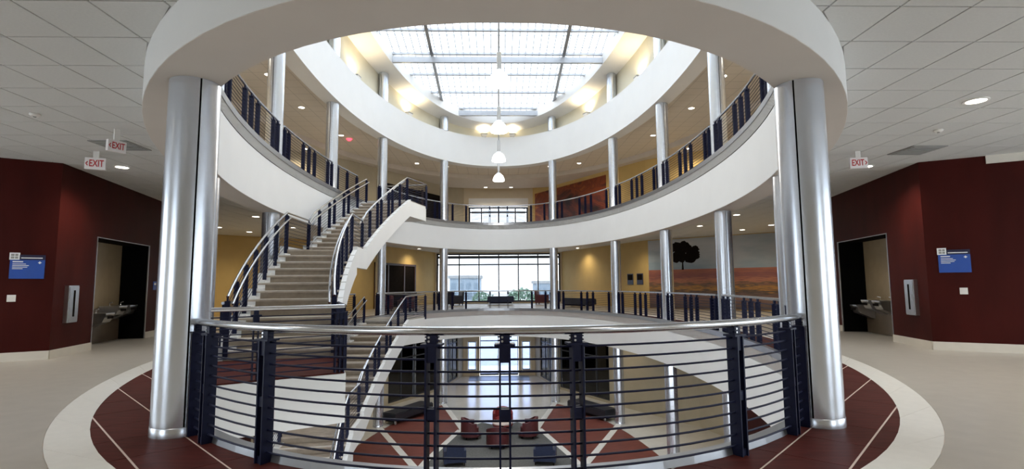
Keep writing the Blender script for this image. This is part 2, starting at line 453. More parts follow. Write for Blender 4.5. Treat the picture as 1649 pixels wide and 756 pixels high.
sf = ringprof([(-.5, 0), (.52, 0), (.52, .12), (-.38, .12), (-.38, .5), (-.5, .5)], zf=zsl)
struct(sf.build('trim_4', 'white', smooth=True), 'white curved curb and soffit round the skylight opening', 'trim')

# ceilings
PH = {'x': -3.36, 'y': 4.80}; TX, TY = .612, .640
WALLR = [(12.6, -5.6), (12.6, 7.2), (8.13, 9.86), (9.52, 16.2), (12.6, 16.7), (13.1, 22.9), (7.85, 27.6), (4.45, 37.0)]
def in_room(x, y):
    x = abs(x); poly = WALLR+[(0, 37.0), (0, -5.6)]
    c = False; j = len(poly)-1
    for i in range(len(poly)):
        if (poly[i][1] > y) != (poly[j][1] > y) and x < (poly[j][0]-poly[i][0])*(y-poly[i][1])/(poly[j][1]-poly[i][1])+poly[i][0]: c = not c
        j = i
    return c
c2 = struct(plate(.50, CEI+.012, CEI+.06).build('ceiling', 'tbar'), 'grey suspended ceiling over the camera level', 'ceiling')
def clip_half(poly, q, n):
    out = []
    for i in range(len(poly)):
        a, b = poly[i], poly[(i+1) % len(poly)]
        da = (a[0]-q[0])*n[0]+(a[1]-q[1])*n[1]; db = (b[0]-q[0])*n[0]+(b[1]-q[1])*n[1]
        if da >= 0: out.append(a)
        if (da >= 0) != (db >= 0):
            u = da/(da-db); out.append((a[0]+(b[0]-a[0])*u, a[1]+(b[1]-a[1])*u))
    return out
def ceiling_tiles():
    tiles = []
    for i in range(-16, 28):
        for j in range(-15, 52):
            x0 = PH['x']+i*TX; y0 = PH['y']+j*TY; cx, cy = x0+TX/2, y0+TY/2
            if abs(cx) > 12.9 or not (in_room(cx, cy) or any(in_room(cx+a*.31, cy+b*.31) for a in (-1, 1) for b in (-1, 1))): continue
            if inside(.52-.46, cx, cy) : continue
            g = .009
            poly = [(x0+g, y0+g), (x0+TX-g, y0+g), (x0+TX-g, y0+TY-g), (x0+g, y0+TY-g)]
            whole = True
            if any(inside(.54, *p) for p in poly):
                whole = False
                t = ovt(cx, cy); n, _ = ovn(.54, t); q = ov(.54, t)
                poly = clip_half(poly, q, n)
                if len(poly) < 3: continue
            tiles.append((cx, cy, poly, whole))
    def size(t):
        x, y = t[0]-EYE.x, t[1]
        if y < 2.2: return 0
        px = abs(x)/y*848; py = (CEI-1.27)/y*848
        return 0 if px > 830 or py > 475 else 1/y
    tiles.sort(key=size, reverse=True)
    me = None; rest = MB()
    for k, (cx, cy, poly, whole) in enumerate(tiles):
        if k < 290:
            if whole:
                if me is None:
                    h = [(-TX/2+.009, -TY/2+.009), (TX/2-.009, -TY/2+.009), (TX/2-.009, TY/2-.009), (-TX/2+.009, TY/2-.009)]
                    ob = MB().prism(h, 0, .02).build('ceiling_tile', 'tile_c', c2, loc=(cx, cy, CEI)); me = ob.data
                else: link('ceiling_tile', me, c2, (cx, cy, CEI))
            else:
                MB().prism([(p[0]-cx, p[1]-cy) for p in poly], 0, .02).build('ceiling_tile', 'tile_c', c2, loc=(cx, cy, CEI))
        else: rest.prism(poly, CEI, CEI+.02)
    rest.build('distant_ceiling_tiles', 'tile_c', c2, kind='stuff')
ceiling_tiles()
def tilemat(name, c, mc):
    m = mat(name, c, .9, var=.02); nt = m.node_tree; p = nt.nodes['Principled BSDF']
    tc = nt.nodes.new('ShaderNodeTexCoord'); br = nt.nodes.new('ShaderNodeTexBrick'); br.offset = 0
    br.inputs['Scale'].default_value = 1; br.inputs['Brick Width'].default_value = .612; br.inputs['Row Height'].default_value = .64
    br.inputs['Mortar Size'].default_value = .011
    br.inputs['Color1'].default_value = c+(1,); br.inputs['Color2'].default_value = c+(1,); br.inputs['Mortar'].default_value = mc+(1,)
    nt.links.new(tc.outputs['Object'], br.inputs['Vector']); nt.links.new(br.outputs[0], p.inputs['Base Color'])
    return m
M_['tile3'] = tilemat('upper_ceiling_tile', (.70, .64, .57), (.50, .46, .41))
c3 = struct(plate(.50, F2F+CEI, F2F+CEI+.1).build('ceiling', 'tile3'), 'taupe tiled ceiling of the upper gallery', 'ceiling')
MB().add(*(lambda m: (m.v, m.f))(ringprof([(4.3, F2F+CEI-.26), (7.6, F2F+CEI-.26), (7.6, F2F+CEI+.02), (4.3, F2F+CEI+.02)]))).build('ceiling_bulkhead', 'ceil', c3)
c1 = struct(plate(.50, -F2F+CEI, -F2F+CEI+.1).build('ceiling', 'ceil'), 'ceiling of the ground floor below the camera level', 'ceiling')

# ------------------------------------------------------------------ walls
def wseg(p, q, z0, z1, th=.16, opens=(), m=None, inward=True):
    """vertical wall from p to q (room on the left of p->q seen from above when inward), openings (s0,s1,za,zb) in metres"""
    m = m or MB(); p = Vector(p); q = Vector(q); L = (q-p).length; u = (q-p)/L; n = Vector((u[1], -u[0]))
    def piece(s0, s1, a, b):
        if s1-s0 < 1e-4 or b-a < 1e-4: return
        c = p+u*(s0+s1)/2+n*th/2
        m.obox(c, u, n, (s1-s0)/2, th/2, a, b)
    s = 0
    for s0, s1, a, b in sorted(opens):
        piece(s, s0, z0, z1); piece(s0, s1, z0, a); piece(s0, s1, b, z1); s = s1
    piece(s, L, z0, z1)
    return m
def mir(p): return (-p[0], p[1])
def pair(i, sx):   # wall segment i of the perimeter with the room on its left
    p, q = WALLR[i], WALLR[i+1]
    return (p, q) if sx > 0 else (mir(q), mir(p))
SIDES = ((1, 'right'), (-1, 'left'))
Z2T = CEI+.05
WALL = {}
LB = math.dist(WALLR[2], WALLR[3])
AL0, AL1 = 1.40, 3.95       # alcove along the oxblood wall, from the corner
DO0, DO1 = 4.72, 5.65       # door beyond it
for sx, sn in SIDES:
    p, q = pair(0, sx)   # hall end wall with an added, unseen window (p.y -5.6 .. 7.2)
    op = [(4.6, 12.2, .12, 3.30)] if sx > 0 else [(1.4, 5.9, .12, 3.30)]   # right -1.0..6.6, left 1.3..5.8
    struct(wseg(p, q, 0, Z2T, opens=op).build('wall_%s_rear' % sn, 'beige'))
    p, q = pair(1, sx); WALL[sn, 'A'] = struct(wseg(p, q, 0, Z2T).build('wall_%s_front' % sn, 'redwall'), 'dark oxblood wall panel on the %s carrying a blue sign' % sn, 'wall')
    p, q = pair(2, sx)
    op = [(AL0, AL1, 0, 2.33), (DO0, DO1, 0, 2.33)]
    if sx < 0: op = [(LB-b, LB-a, c, d) for a, b, c, d in op]
    WALL[sn, 'B'] = struct(wseg(p, q, 0, Z2T, opens=op).build('wall_%s' % sn, 'redwall'), 'dark oxblood wall on the %s with drinking fountain alcove' % sn, 'wall')
    p, q = pair(3, sx); struct(wseg(p, q, 0, Z2T).build('wall_%s_return' % sn, 'redwall'))
    p, q = pair(4, sx); struct(wseg(p, q, 0, Z2T).build('wall_%s_side' % sn, 'yellow'))
    p, q = pair(5, sx); struct(wseg(p, q, 0, Z2T).build('wall_%s_mural' % sn, 'yellow'))
    p, q = pair(6, sx); struct(wseg(p, q, 0, Z2T).build('wall_%s_far' % sn, 'yellow'))
    # upper gallery
    wu = [(7.85, 27.6), (2.45, 37.0)]; wu = wu if sx > 0 else [mir(wu[1]), mir(wu[0])]
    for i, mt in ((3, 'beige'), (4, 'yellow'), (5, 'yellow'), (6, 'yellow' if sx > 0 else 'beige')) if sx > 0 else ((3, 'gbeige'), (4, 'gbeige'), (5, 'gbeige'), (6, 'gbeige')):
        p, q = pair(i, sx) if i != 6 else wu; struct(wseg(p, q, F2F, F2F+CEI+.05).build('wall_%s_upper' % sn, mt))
    for i in (0, 1, 2):
        p, q = pair(i, sx); struct(wseg(p, q, F2F, F2F+CEI+.05).build('wall_%s_upper' % sn, 'beige'))
    # cream base along the oxblood walls
    def unit(a, b): d = Vector(b)-Vector(a); return d/d.length
    bm = MB()
    for i, segs in ((1, [(0, math.dist(WALLR[1], WALLR[2])-.0)]), (2, [(0, AL0), (AL1, DO0), (DO1, LB)])):
        a, b = WALLR[i], WALLR[i+1]; u = unit(a, b); n = Vector((-u[1], u[0]))
        for s0, s1 in segs:
            c = Vector(a)+u*(s0+s1)/2+n*.010
            bm.obox((sx*c[0], c[1]), (sx*u[0], u[1]), (sx*n[0], n[1]), (s1-s0)/2, .012, 0, .155)
    struct(bm.build('baseboard_%s' % sn, 'base'))
struct(wseg((-12.6, -5.6), (12.6, -5.6), 0, Z2T, opens=[(.6, 5.0, .12, 3.30), (20.2, 24.6, .12, 3.30)]).build('wall_rear', 'beige'))
# far end wall with windows of both levels
fw2 = wseg((4.45, 37.0), (-4.45, 37.0), 0, F2F-1.0, opens=[(.12, 8.78, .10, 3.50)])
struct(fw2.build('wall_far', 'beige'), 'end wall framing the wide lounge window', 'wall')
fw3 = wseg((2.45, 37.0), (-2.45, 37.0), F2F, F2F+CEI+.05, opens=[(.35, 4.55, F2F+.12, 7.41)])
struct(fw3.build('wall_far_upper', 'beige'), 'end wall of the upper gallery around the small window', 'wall')

def window(n, x0, x1, z0, z1, y, xs, zs, label, thick=.12, pane='tint'):
    wd = bpy.data.objects.new('window_%d' % n, None); COL.objects.link(wd); wd.location = (0, y, 0); struct(wd, label, 'window')
    fr = MB(); t = thick/2
    fr.box(x0, x1, -.05, .05, z0-.0, z0+thick); fr.box(x0, x1, -.05, .05, z1-thick, z1)
    fr.box(x0, x0+thick, -.05, .05, z0, z1); fr.box(x1-thick, x1, -.05, .05, z0, z1)
    fr.build('window_frame', 'frame', wd)
    for x in xs: MB().box(x-.05, x+.05, -.05, .05, z0+thick, z1-thick).build('mullion', 'frame', wd)
    for z, h in zs: MB().box(x0+thick, x1-thick, -.04, .04, z-h, z+h).build('transom', 'frame', wd)
    X = [x0+thick]+list(xs)+[x1-thick]; Z = [z0+thick]+[z for z, h in zs]+[z1-thick]
    for a, b in zip(X, X[1:]):
        for c, d in zip(Z, Z[1:]):
            MB().box(a+t, b-t, -.006, .006, c+.02, d-.02).build('pane', pane, wd)
    return wd
window(1, -4.33, 4.33, .10, 3.50, 37.08, [-2.76, -1.38, 0, 1.38, 2.76], [(2.72, .045), (3.24, .09)], 'wide lounge window wall looking out to pale buildings')
window(2, -2.10, 2.10, F2F+.12, 6.80, 37.08, [-1.2, 0, 1.2], [(6.42, .06)], 'small window at the end of the upper gallery')
for sx, sn, n_ in ((1, 'right', 7), (-1, 'left', 8)):  # unseen side windows added to bring daylight into the near hall
    wd = bpy.data.objects.new('window_%d' % n_, None); COL.objects.link(wd); wd.location = (sx*12.68, 0, 0); struct(wd, 'added hall window, unseen outside the frame on the '+sn, 'window')
    ya, yb, nk = (-1.0, 6.6, 5) if sx > 0 else (1.3, 5.8, 3)
    MB().box(-.05, .05, ya, yb, .12, .18).box(-.05, .05, ya, yb, 3.24, 3.30).build('window_frame', 'frame', wd)
    for k in range(nk+1):
        st_ = (yb-ya)/nk; y = ya+k*st_; MB().box(-.05, .05, y-.03, y+.03, .18, 3.24).build('mullion', 'frame', wd)
        if k < nk: MB().box(-.006, .006, y+.03, y+st_-.03, .18, 3.24).build('pane', 'glass', wd)
for sx, sn, n_ in ((1, 'right', 9), (-1, 'left', 10)):  # unseen rear windows added for daylight and the highlights on the columns
    wd = bpy.data.objects.new('window_%d' % n_, None); COL.objects.link(wd); wd.location = (sx*9.8, -5.68, 0); struct(wd, 'added hall window, unseen behind the camera on the '+sn, 'window')
    MB().box(-2.2, 2.2, -.05, .05, .12, .18).box(-2.2, 2.2, -.05, .05, 3.24, 3.30).build('window_frame', 'frame', wd)
    for k in range(4):
        x = -2.2+k*4.4/3; MB().box(x-.03, x+.03, -.05, .05, .18, 3.24).build('mullion', 'frame', wd)
        if k < 3: MB().box(x+.03, x+4.4/3-.03, -.006, .006, .18, 3.24).build('pane', 'glass', wd)
sh = MB()
for k in range(6): sh.box(-2.1, 2.1, 36.93, 36.98, 6.80+k*.102, 6.80+k*.102+.098)
tag(sh.build('roller_shade', 'white'), 'white ribbed shade above the upper gallery window', 'shade')

# ground floor walls (mirrored), with a glazed entrance at the far end
GW = [(8.9, 8.0), (8.9, 19.7), (8.2, 22.0), (5.6, 26.2), (3.2, 30.6), (2.35, 35.0)]
gz0, gz1 = -F2F, -F2F+CEI
for sx, sn in SIDES:
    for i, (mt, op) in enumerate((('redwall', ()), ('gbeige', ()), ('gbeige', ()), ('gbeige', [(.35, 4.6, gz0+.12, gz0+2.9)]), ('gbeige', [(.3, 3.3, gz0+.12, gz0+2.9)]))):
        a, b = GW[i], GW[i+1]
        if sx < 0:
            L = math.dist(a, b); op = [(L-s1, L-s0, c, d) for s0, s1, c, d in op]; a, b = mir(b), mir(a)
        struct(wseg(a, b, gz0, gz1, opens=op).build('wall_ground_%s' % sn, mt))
struct(wseg((2.35, 35.0), (-2.35, 35.0), gz0, gz1, opens=[(1.08, 3.62, gz0, gz0+3.1), (.3, .86, gz0+.35, gz0+2.2), (3.84, 4.4, gz0+.35, gz0+2.2)]).build('wall_ground_far', 'beige'))
def storefront(sx):
    a, b = GW[3], GW[4]; u = (Vector(b)-Vector(a)).normalized(); n = Vector((u[1], -u[0]))
    wd = bpy.data.objects.new('window_%d' % (3 if sx > 0 else 4), None); COL.objects.link(wd)
    struct(wd, 'dark shop-front glazing on the ground floor, %s of the entrance' % ('right' if sx > 0 else 'left'), 'window')
    def bar(s0, s1, z0, z1, nm, mt, d=.06):
        c = Vector(a)+u*(s0+s1)/2+n*.08
        MB().obox((sx*c[0], c[1]), (sx*u[0], u[1]), (sx*n[0], n[1]), (s1-s0)/2, d/2, gz0+z0, gz0+z1).build(nm, mt, wd)
    for s in (.35, 1.36, 2.40, 3.44, 4.52): bar(s, s+.08, .12, 2.9, 'mullion', 'frame')
    for z in (.12, 2.15, 2.84): bar(.43, 4.52, z, z+.06, 'transom', 'frame')
    for s in (.43, 1.44, 2.48, 3.52):
        bar(s, s+.93, .18, 2.15, 'pane', 'dglass', .012); bar(s, s+.93, 2.21, 2.84, 'pane', 'dglass', .012)
    # dim room behind the glazing
    c = Vector(a)+u*2.45+n*2.2
    rm = MB().obox((sx*c[0], c[1]), (sx*u[0], u[1]), (sx*n[0], n[1]), 2.6, .05, gz0, gz1)
    c = Vector(a)+u*2.45+n*1.2
    struct(rm.build('wall_shop_%s' % ('right' if sx > 0 else 'left'), 'dark'))
for sx in (1, -1): storefront(sx)
def corridor_glazing(sx):
    a, b = GW[4], GW[5]; u = (Vector(b)-Vector(a)).normalized(); n = Vector((u[1], -u[0]))
    wd = bpy.data.objects.new('window_%d' % (11 if sx > 0 else 12), None); COL.objects.link(wd)
    struct(wd, 'dark glazed partition along the entrance passage, %s side' % ('right' if sx > 0 else 'left'), 'window')
    def bar(s0, s1, z0, z1, nm, mt, d=.06):
        c = Vector(a)+u*(s0+s1)/2+n*.08
        MB().obox((sx*c[0], c[1]), (sx*u[0], u[1]), (sx*n[0], n[1]), (s1-s0)/2, d/2, gz0+z0, gz0+z1).build(nm, mt, wd)
    for s_ in (.30, 1.27, 2.24, 3.22): bar(s_, s_+.08, .12, 2.9, 'mullion', 'frame')
    for z in (.12, 2.3, 2.84): bar(.38, 3.22, z, z+.06, 'transom', 'frame')
    for s_ in (.38, 1.35, 2.32):
        bar(s_, s_+.89, .18, 2.3, 'pane', 'dglass', .012); bar(s_, s_+.89, 2.36, 2.84, 'pane', 'dglass', .012)
    c = Vector(a)+u*1.8+n*1.4
    struct(MB().obox((sx*c[0], c[1]), (sx*u[0], u[1]), (sx*n[0], n[1]), 2.2, .05, gz0, gz1).build('wall_passage_%s' % ('right' if sx > 0 else 'left'), 'dark'))
for sx in (1, -1): corridor_glazing(sx)
# entrance doors
ed = bpy.data.objects.new('door_1', None); COL.objects.link(ed); ed.location = (0, 35.08, gz0); struct(ed, 'bright glazed double entrance door on the ground floor', 'door')
for sx in (1, -1):
    lf = MB()
    a, b = (0.02, 1.25) if sx > 0 else (-1.25, -.02)
    lf.box(a, a+.05, -.03, .03, .02, 3.08).box(b-.05, b, -.03, .03, .02, 3.08).box(a, b, -.03, .03, .02, .14).box(a, b, -.03, .03, 2.2, 2.26).box(a, b, -.03, .03, 3.02, 3.08)
    l = lf.build('door_leaf', 'frame', ed)
    MB().box(a+.05, b-.05, -.006, .006, .14, 2.2).build('pane', 'tintb', l); MB().box(a+.05, b-.05, -.006, .006, 2.26, 3.02).build('pane', 'tintb', l)
    MB().tube([(sx*.10, -.06, .9), (sx*.10, -.06, 1.3)], .014, 8).build('door_pull', 'steel', l)
for sx, n in ((1, 5), (-1, 6)):
    wd = bpy.data.objects.new('window_%d' % n, None); COL.objects.link(wd); wd.location = (sx*1.77, 35.08, gz0); struct(wd, 'narrow side light %s of the entrance door' % ('right' if sx > 0 else 'left'), 'window')
    MB().box(-.27, .27, -.04, .04, .36, .41).box(-.27, .27, -.04, .04, 2.14, 2.19).box(-.27, -.22, -.04, .04, .36, 2.19).box(.22, .27, -.04, .04, .36, 2.19).build('window_frame', 'frame', wd)
    MB().box(-.22, .22, -.006, .006, .41, 2.14).build('pane', 'tintb', wd)
struct(MB().box(-1.9, 1.9, 33.2, 34.9, gz0, gz0+.012).build('floor_mat', 'bluedoor')); bpy.data.objects['floor_mat']['label'] = 'slate blue mat inside the entrance'; bpy.data.objects['floor_mat']['category'] = 'mat'

# ------------------------------------------------------------------ columns
COLS = [(2.86, 4.85), (5.06, 9.08), (5.88, 13.62), (5.88, 18.35), (5.09, 22.85), (2.83, 27.1)]
ORD = ['nearest the camera', 'second from the camera', 'third from the camera', 'fourth from the camera', 'fifth from the camera', 'farthest from the camera']
CR = .212
def column(x, y, label):
    c = thing('column', label, 'column', (x, y, -F2F), 0, 'silver columns round the oval')
    n, d = ovn(.2, ovt(x, y))
    for zb, zt in ((-F2F, -F2F+SOF), (0, SOF), (F2F, F2F+SOF), (LEDGE, zsl(y)+.02)):
        z0, z1 = zb+F2F, zt+F2F
        sh = MB(); a0 = math.atan2(d[1], d[0]); g = .035
        for h in (0, math.pi):
            sh.lathe([(CR-.012, z0), (CR-.012, z1)], n=14, a0=a0+h-g, a1=a0+h+g)
        for h in (0, math.pi):
            b0, b1 = a0+h+g, a0+h+math.pi-g
            sh.lathe([(CR-.02, z0), (CR, z0), (CR, z1), (CR-.02, z1)], n=20, a0=b0, a1=b1)
            for b in (b0, b1):   # returns into the joint
                pass
        s = sh.build('shaft', 'colm', c, smooth=True)
        jt = MB()
        for h in (0, math.pi): jt.lathe([(CR-.010, z0), (CR-.010, z1)], n=2, a0=a0+h-g, a1=a0+h+g)
        jt.build('joint', 'black', s)
        MB().lathe([(CR+.004, z0), (CR+.004, z0+.075), (CR, z0+.082)], n=32).build('base_ring', 'colm', s, smooth=True)
    return c
for k, (x, y) in enumerate(COLS):
    for sx, sn in ((1, 'right'), (-1, 'left')):
        column(sx*x, y, 'silver metal column on the %s side of the oval, %s' % (sn, ORD[k]))

# ------------------------------------------------------------------ guard rails
RODZ = [.86-.0785*i for i in range(11)]
def post_mesh(name, parent, detail):
    """two flat plates with spacers, cap plate and rail bracket; local x = along the rail"""
    pl = []
    if not detail:
        m = MB().box(-.037, -.022, -.045, .045, 0, .87).box(.022, .037, -.045, .045, 0, .87).box(-.022, .022, -.03, .03, .40, .50).box(-.022, .022, -.03, .03, .78, .87)
        m.box(-.065, .065, -.05, .05, .87, .885).box(-.03, .03, -.02, .02, .885, .945)
        return [m]
def make_post(parent, p, rz, detail, cache):
    if not detail:
        if 'far' not in cache:
            o = post_mesh('post', parent, False)[0].build('post', 'navy', parent); cache['far'] = o.data
        else: o = link('post', cache['far'], parent)
        o.location = p; o.rotation_euler = (0, 0, rz); return o
    if 'near' not in cache:
        cache['near'] = [MB().box(-.038, -.026, -.048, .048, 0, .872), MB().box(.026, .038, -.048, .048, 0, .872)]
        cache['near'] = [m for m in cache['near']]
    root = cache['near'][0].build('post', 'navy', parent); root.location = p; root.rotation_euler = (0, 0, rz)
    if 'subs' not in cache:
        subs = [('plate', cache['near'][1], 'navy')]
        for a, b in ((.0, .05), (.40, .47), (.765, .872)):
            subs.append(('spacer', MB().box(-.026, .026, -.036, .036, a, b), 'navy'))
        subs.append(('cap_plate', MB().box(-.068, .068, -.052, .052, .872, .886), 'navy'))
        br = MB().box(-.034, .034, -.026, .026, .886, .942).box(-.046, .046, -.016, .016, .900, .910).box(-.046, .046, -.016, .016, .925, .933)
        subs.append(('rail_bracket', br, 'navy'))
        bo = MB()
        for zz in (.902, .928):
            for sy in (-1, 1):
                bo.add(*(lambda m: (m.v, m.f))(MB().tube([(.016, sy*.026, zz), (.016, sy*.033, zz)], .0075, 8)))
        subs.append(('bolt', bo, 'steel'))
        cache['subs'] = [(n, m, mt) for n, m, mt in subs]; cache['subme'] = {}
    for k, (n, m, mt) in enumerate(cache['subs']):
        if k not in cache['subme']:
            o = m.build(n, mt, root); cache['subme'][k] = o.data
        else: link(n, cache['subme'][k], root)
    return root
PC = {}
def guard(path, posts, label, z, detail=False, group=None, rods=True, railr=.03, ext=0):
    """path: list of 2-D points; posts: list of (point, angle)"""
    r = thing('guard_rail', label, 'railing', (path[0][0], path[0][1], z), 0, group)
    ox, oy = path[0]
    loc = [(p[0]-ox, p[1]-oy) for p in path]
    MB().tube([(p[0], p[1], .968) for p in loc], railr, 12 if detail else 8).build('top_rail', 'rail', r, smooth=True)
    for zz in RODZ:
        MB().tube([(p[0], p[1], zz) for p in loc], .0078, 6 if detail else 4).build('rod', 'navy', r, smooth=detail)
    for p, an in posts:
        make_post(r, (p[0]-ox, p[1]-oy, 0), an, detail, PC)
    return r
RO = .13
def bay(t0, t1, label, z, trim0=.21, trim1=.21, detail=False, group=None, ymin=None, ymax=None):
    tab = arc_table(RO, t0, t1, 300); L = tab[0][-1]
    s0, s1 = trim0, L-trim1
    n = max(6, int((s1-s0)/.22))
    pts = [ov(RO, t_at(tab, s0+(s1-s0)*i/n)) for i in range(n+1)]
    LL = s1-s0; ss = []
    if LL > 2.2:
        mid = LL/2; ss = [.06, .40, mid-.48, mid, mid+.48, LL-.40, LL-.06]
        if mid-.48-.40 > 1.7: ss += [(.40+mid-.48)/2-.25, LL-(.40+mid-.48)/2+.25]
    else: ss = [.06, LL-.06] if LL < 1.0 else [.06, LL/2, LL-.06]
    P = []
    for s in ss:
        t = t_at(tab, s0+s); q = ov(RO, t); _, d = ovn(RO, t); P.append((q, math.atan2(d[1], d[0])))
    return guard(pts, P, label, z, detail, group)
TC = {(sx, k): ovt(sx*COLS[k][0], COLS[k][1]) % (2*math.pi) for sx in (1, -1) for k in range(6)}
def tY(sx, y): return ovt(sx*ovx(RO, y), y) % (2*math.pi)
GL = {2: 'camera level', 3: 'upper gallery'}
BN = ['first', 'second', 'third', 'fourth', 'fifth']
for lv in (2, 3):
    z = LV[lv]; grp = 'guard rails of the '+GL[lv]
    # right side: bay between column k (near) and k+1 ; t decreases towards the far end
    for k in range(5):
        bay(TC[1, k+1], TC[1, k], 'navy guard rail, %s, right side, %s bay from the camera' % (GL[lv], BN[k]), z, group=grp)
        tl0, tl1 = TC[-1, k], TC[-1, k+1]
        lab = 'navy guard rail, %s, left side, %s bay from the camera' % (GL[lv], BN[k])
        if lv == 2 and k == 0:
            bay(tl0, tY(-1, 6.95), lab, z, trim1=.05, group=grp)
        elif lv == 2 and k == 1:
            bay(tY(-1, 10.0), tl1, lab, z, trim0=.05, group=grp)
        elif k == 3:
            bay(tl0, tY(-1, 20.45), 'navy guard rail, %s, left side, ending at the stair head' % GL[lv], z, trim1=.05, group=grp)
            bay(tY(-1, 22.25), tl1, 'short navy guard rail, %s, left side, just past the stair head' % GL[lv], z, trim0=.03, group=grp)
        else: bay(tl0, tl1, lab, z, group=grp)
    # far bay and near bay
    bay(TC[-1, 5]-2*math.pi, TC[1, 5], 'navy guard rail of the %s across the far end of the oval' % GL[lv], z, group=grp)
    if lv == 2:
        bay(TC[1, 0], TC[-1, 0], 'large navy guard rail with steel top rail in the foreground', z, detail=True, group=grp)
# rails of the far side wrap the near bay of the upper gallery too
bay(TC[1, 0], TC[-1, 0], 'navy guard rail of the upper gallery over the near soffit', F2F, group='guard rails of the upper gallery')

# ------------------------------------------------------------------ stairs
N1, N2 = 13, 14; RH = F2F/(N1+N2)
KL = [(-4.78, 9.35), (-5.40, 13.35), (-5.42, 14.95), (-5.20, 20.45)]
KR = [(-3.00, 9.80), (-3.76, 13.60), (-3.88, 15.10), (-3.50, 20.20)]
def edge(K, f, s):
    a, b = (K[0], K[1]) if f == 1 else (K[2], K[3])
    bul = -.14 if f == 1 else -.10
    w_ = 4*s*(1-s)
    return Vector((a[0]+(b[0]-a[0])*s+bul*w_, a[1]+(b[1]-a[1])*s))
def stair(z0, label):
    st = thing('staircase', label, 'staircase', (KR[0][0], KR[0][1], z0), 0, 'stacked atrium stairs')
    ox, oy = KR[0]
    def lo(p, z): return (p[0]-ox, p[1]-oy, z)
    def slab(pl, z0_, z1_, nm, m, par=st):
        return MB().prism([(p[0]-ox, p[1]-oy) for p in pl], z0_, z1_).build(nm, m, par)
    for f, n, zb in ((1, N1, 0), (2, N2, N1*RH)):
        for i in range(1, n):
            s0, s1 = (i-1)/(n-1), i/(n-1); z = zb+i*RH
            l0, l1, r0, r1 = edge(KL, f, s0), edge(KL, f, s1), edge(KR, f, s0), edge(KR, f, s1)
            fwd = ((l0+r0)-(l1+r1)).normalized()*.03
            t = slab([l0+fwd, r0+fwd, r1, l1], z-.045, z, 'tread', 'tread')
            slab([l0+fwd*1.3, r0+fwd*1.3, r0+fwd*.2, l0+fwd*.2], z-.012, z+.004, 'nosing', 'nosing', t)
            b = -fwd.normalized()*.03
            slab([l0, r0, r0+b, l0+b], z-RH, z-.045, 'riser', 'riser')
        s = 1.0; z = zb+n*RH; l0, r0 = edge(KL, f, 1), edge(KR, f, 1); b = Vector((0, .03))
        slab([l0, r0, r0+b, l0+b], z-RH, z-.045, 'riser', 'riser')
    zl = N1*RH
    slab([KL[1], KR[1], KR[2], KL[2]], zl-.06, zl, 'landing', 'tread')
    # stringers: stepped top, sloping bottom
    def stringer(K, out):
        m = MB(); D = .56
        for f, n, zb in ((1, N1, 0), (2, N2, N1*RH)):
            for i in range(1, n+1):
                s0 = (i-1)/(n-1); s1 = min(1, i/(n-1))
                if i == n: continue
                a, b = edge(K, f, s0), edge(K, f, s1)
                d = (b-a).normalized(); nn = Vector((d[1], -d[0]))*out
                if out < 0:     # wall side: stepped white curb standing inside the tread ends
                    zt = zt2 = zb+i*RH+.05; a = a-nn*.15; b = b-nn*.15; T = .26
                else:           # open side: band following the nosings
                    zt, zt2 = zb+i*RH+.02, zb+(i+1)*RH+.0; T = .11
                za, zc = zb+(i-1)*RH-D+.1, zb+i*RH-D+.1
                lowz = 0 if f == 1 else -9
                za = max(za, lowz); zc = max(zc, lowz)
                q0, q1, q2, q3 = a, b, b+nn*T, a+nn*T
                if out < 0: m.hexa([lo(q0, za), lo(q1, zc), lo(q2, zc), lo(q3, za)], [lo(q0, zt), lo(q1, zt2), lo(q2, zt2), lo(q3, zt)])
                else: m.hexa([lo(q3, za), lo(q2, zc), lo(q1, zc), lo(q0, za)], [lo(q3, zt), lo(q2, zt2), lo(q1, zt2), lo(q0, zt)])
        a, b = Vector(K[1]), Vector(K[2]); d = (b-a).normalized(); nn = Vector((d[1], -d[0]))*out; e = d*.02
        q = [a-e, b+e, b+e+nn*.11, a-e+nn*.11]
        if out > 0: q = q[::-1]
        m.hexa([lo(p, zl-.46) for p in q], [lo(p, zl+.08) for p in q])
        m.build('stringer', 'fascia', st)
    stringer(KL, -1); stringer(KR, 1)
    # white underside
    for f, n, zb in ((1, N1, 0), (2, N2, zl)):
        m = MB(); k = 10; vs = []
        for i in range(k+1):
            s = i/k; z = max(zb+s*(n-1)*RH-.30, 0.02 if f == 1 else -9)
            vs += [lo(edge(KL, f, s), z), lo(edge(KR, f, s), z), lo(edge(KR, f, s), z-.04 if z > .03 else z-.01), lo(edge(KL, f, s), z-.04 if z > .03 else z-.01)]
        fs = []
        for i in range(k):
            for q in range(4): fs.append((i*4+q, i*4+(q+1) % 4, i*4+4+(q+1) % 4, i*4+4+q))
        m.add(vs, fs).build('underside', 'white', st)
    slab([KL[1], KR[1], KR[2], KL[2]], zl-.42, zl-.38, 'underside', 'white')
    # head platform that meets the gallery
    ring = [(-ovx(-.03, y), y) for y in (22.2, 21.8, 21.4, 21.0, 20.6, 20.45)]
    head = [KR[3], (-3.05, 22.0), (-3.6, 22.2)]+ring
    zt = F2F
    slab([KR[3]]+[(-3.05, 22.0), (-3.6, 22.2)]+ring+[KL[3]], zt-.03, zt, 'head_platform', 'terrazzo')
    slab([KR[3]]+[(-3.05, 22.0), (-3.6, 22.2)]+ring+[KL[3]], zt-.62, zt-.03, 'platform_edge', 'fascia')
    e1 = [(KR[3][0]+.0, KR[3][1]), (-3.05, 22.0)]
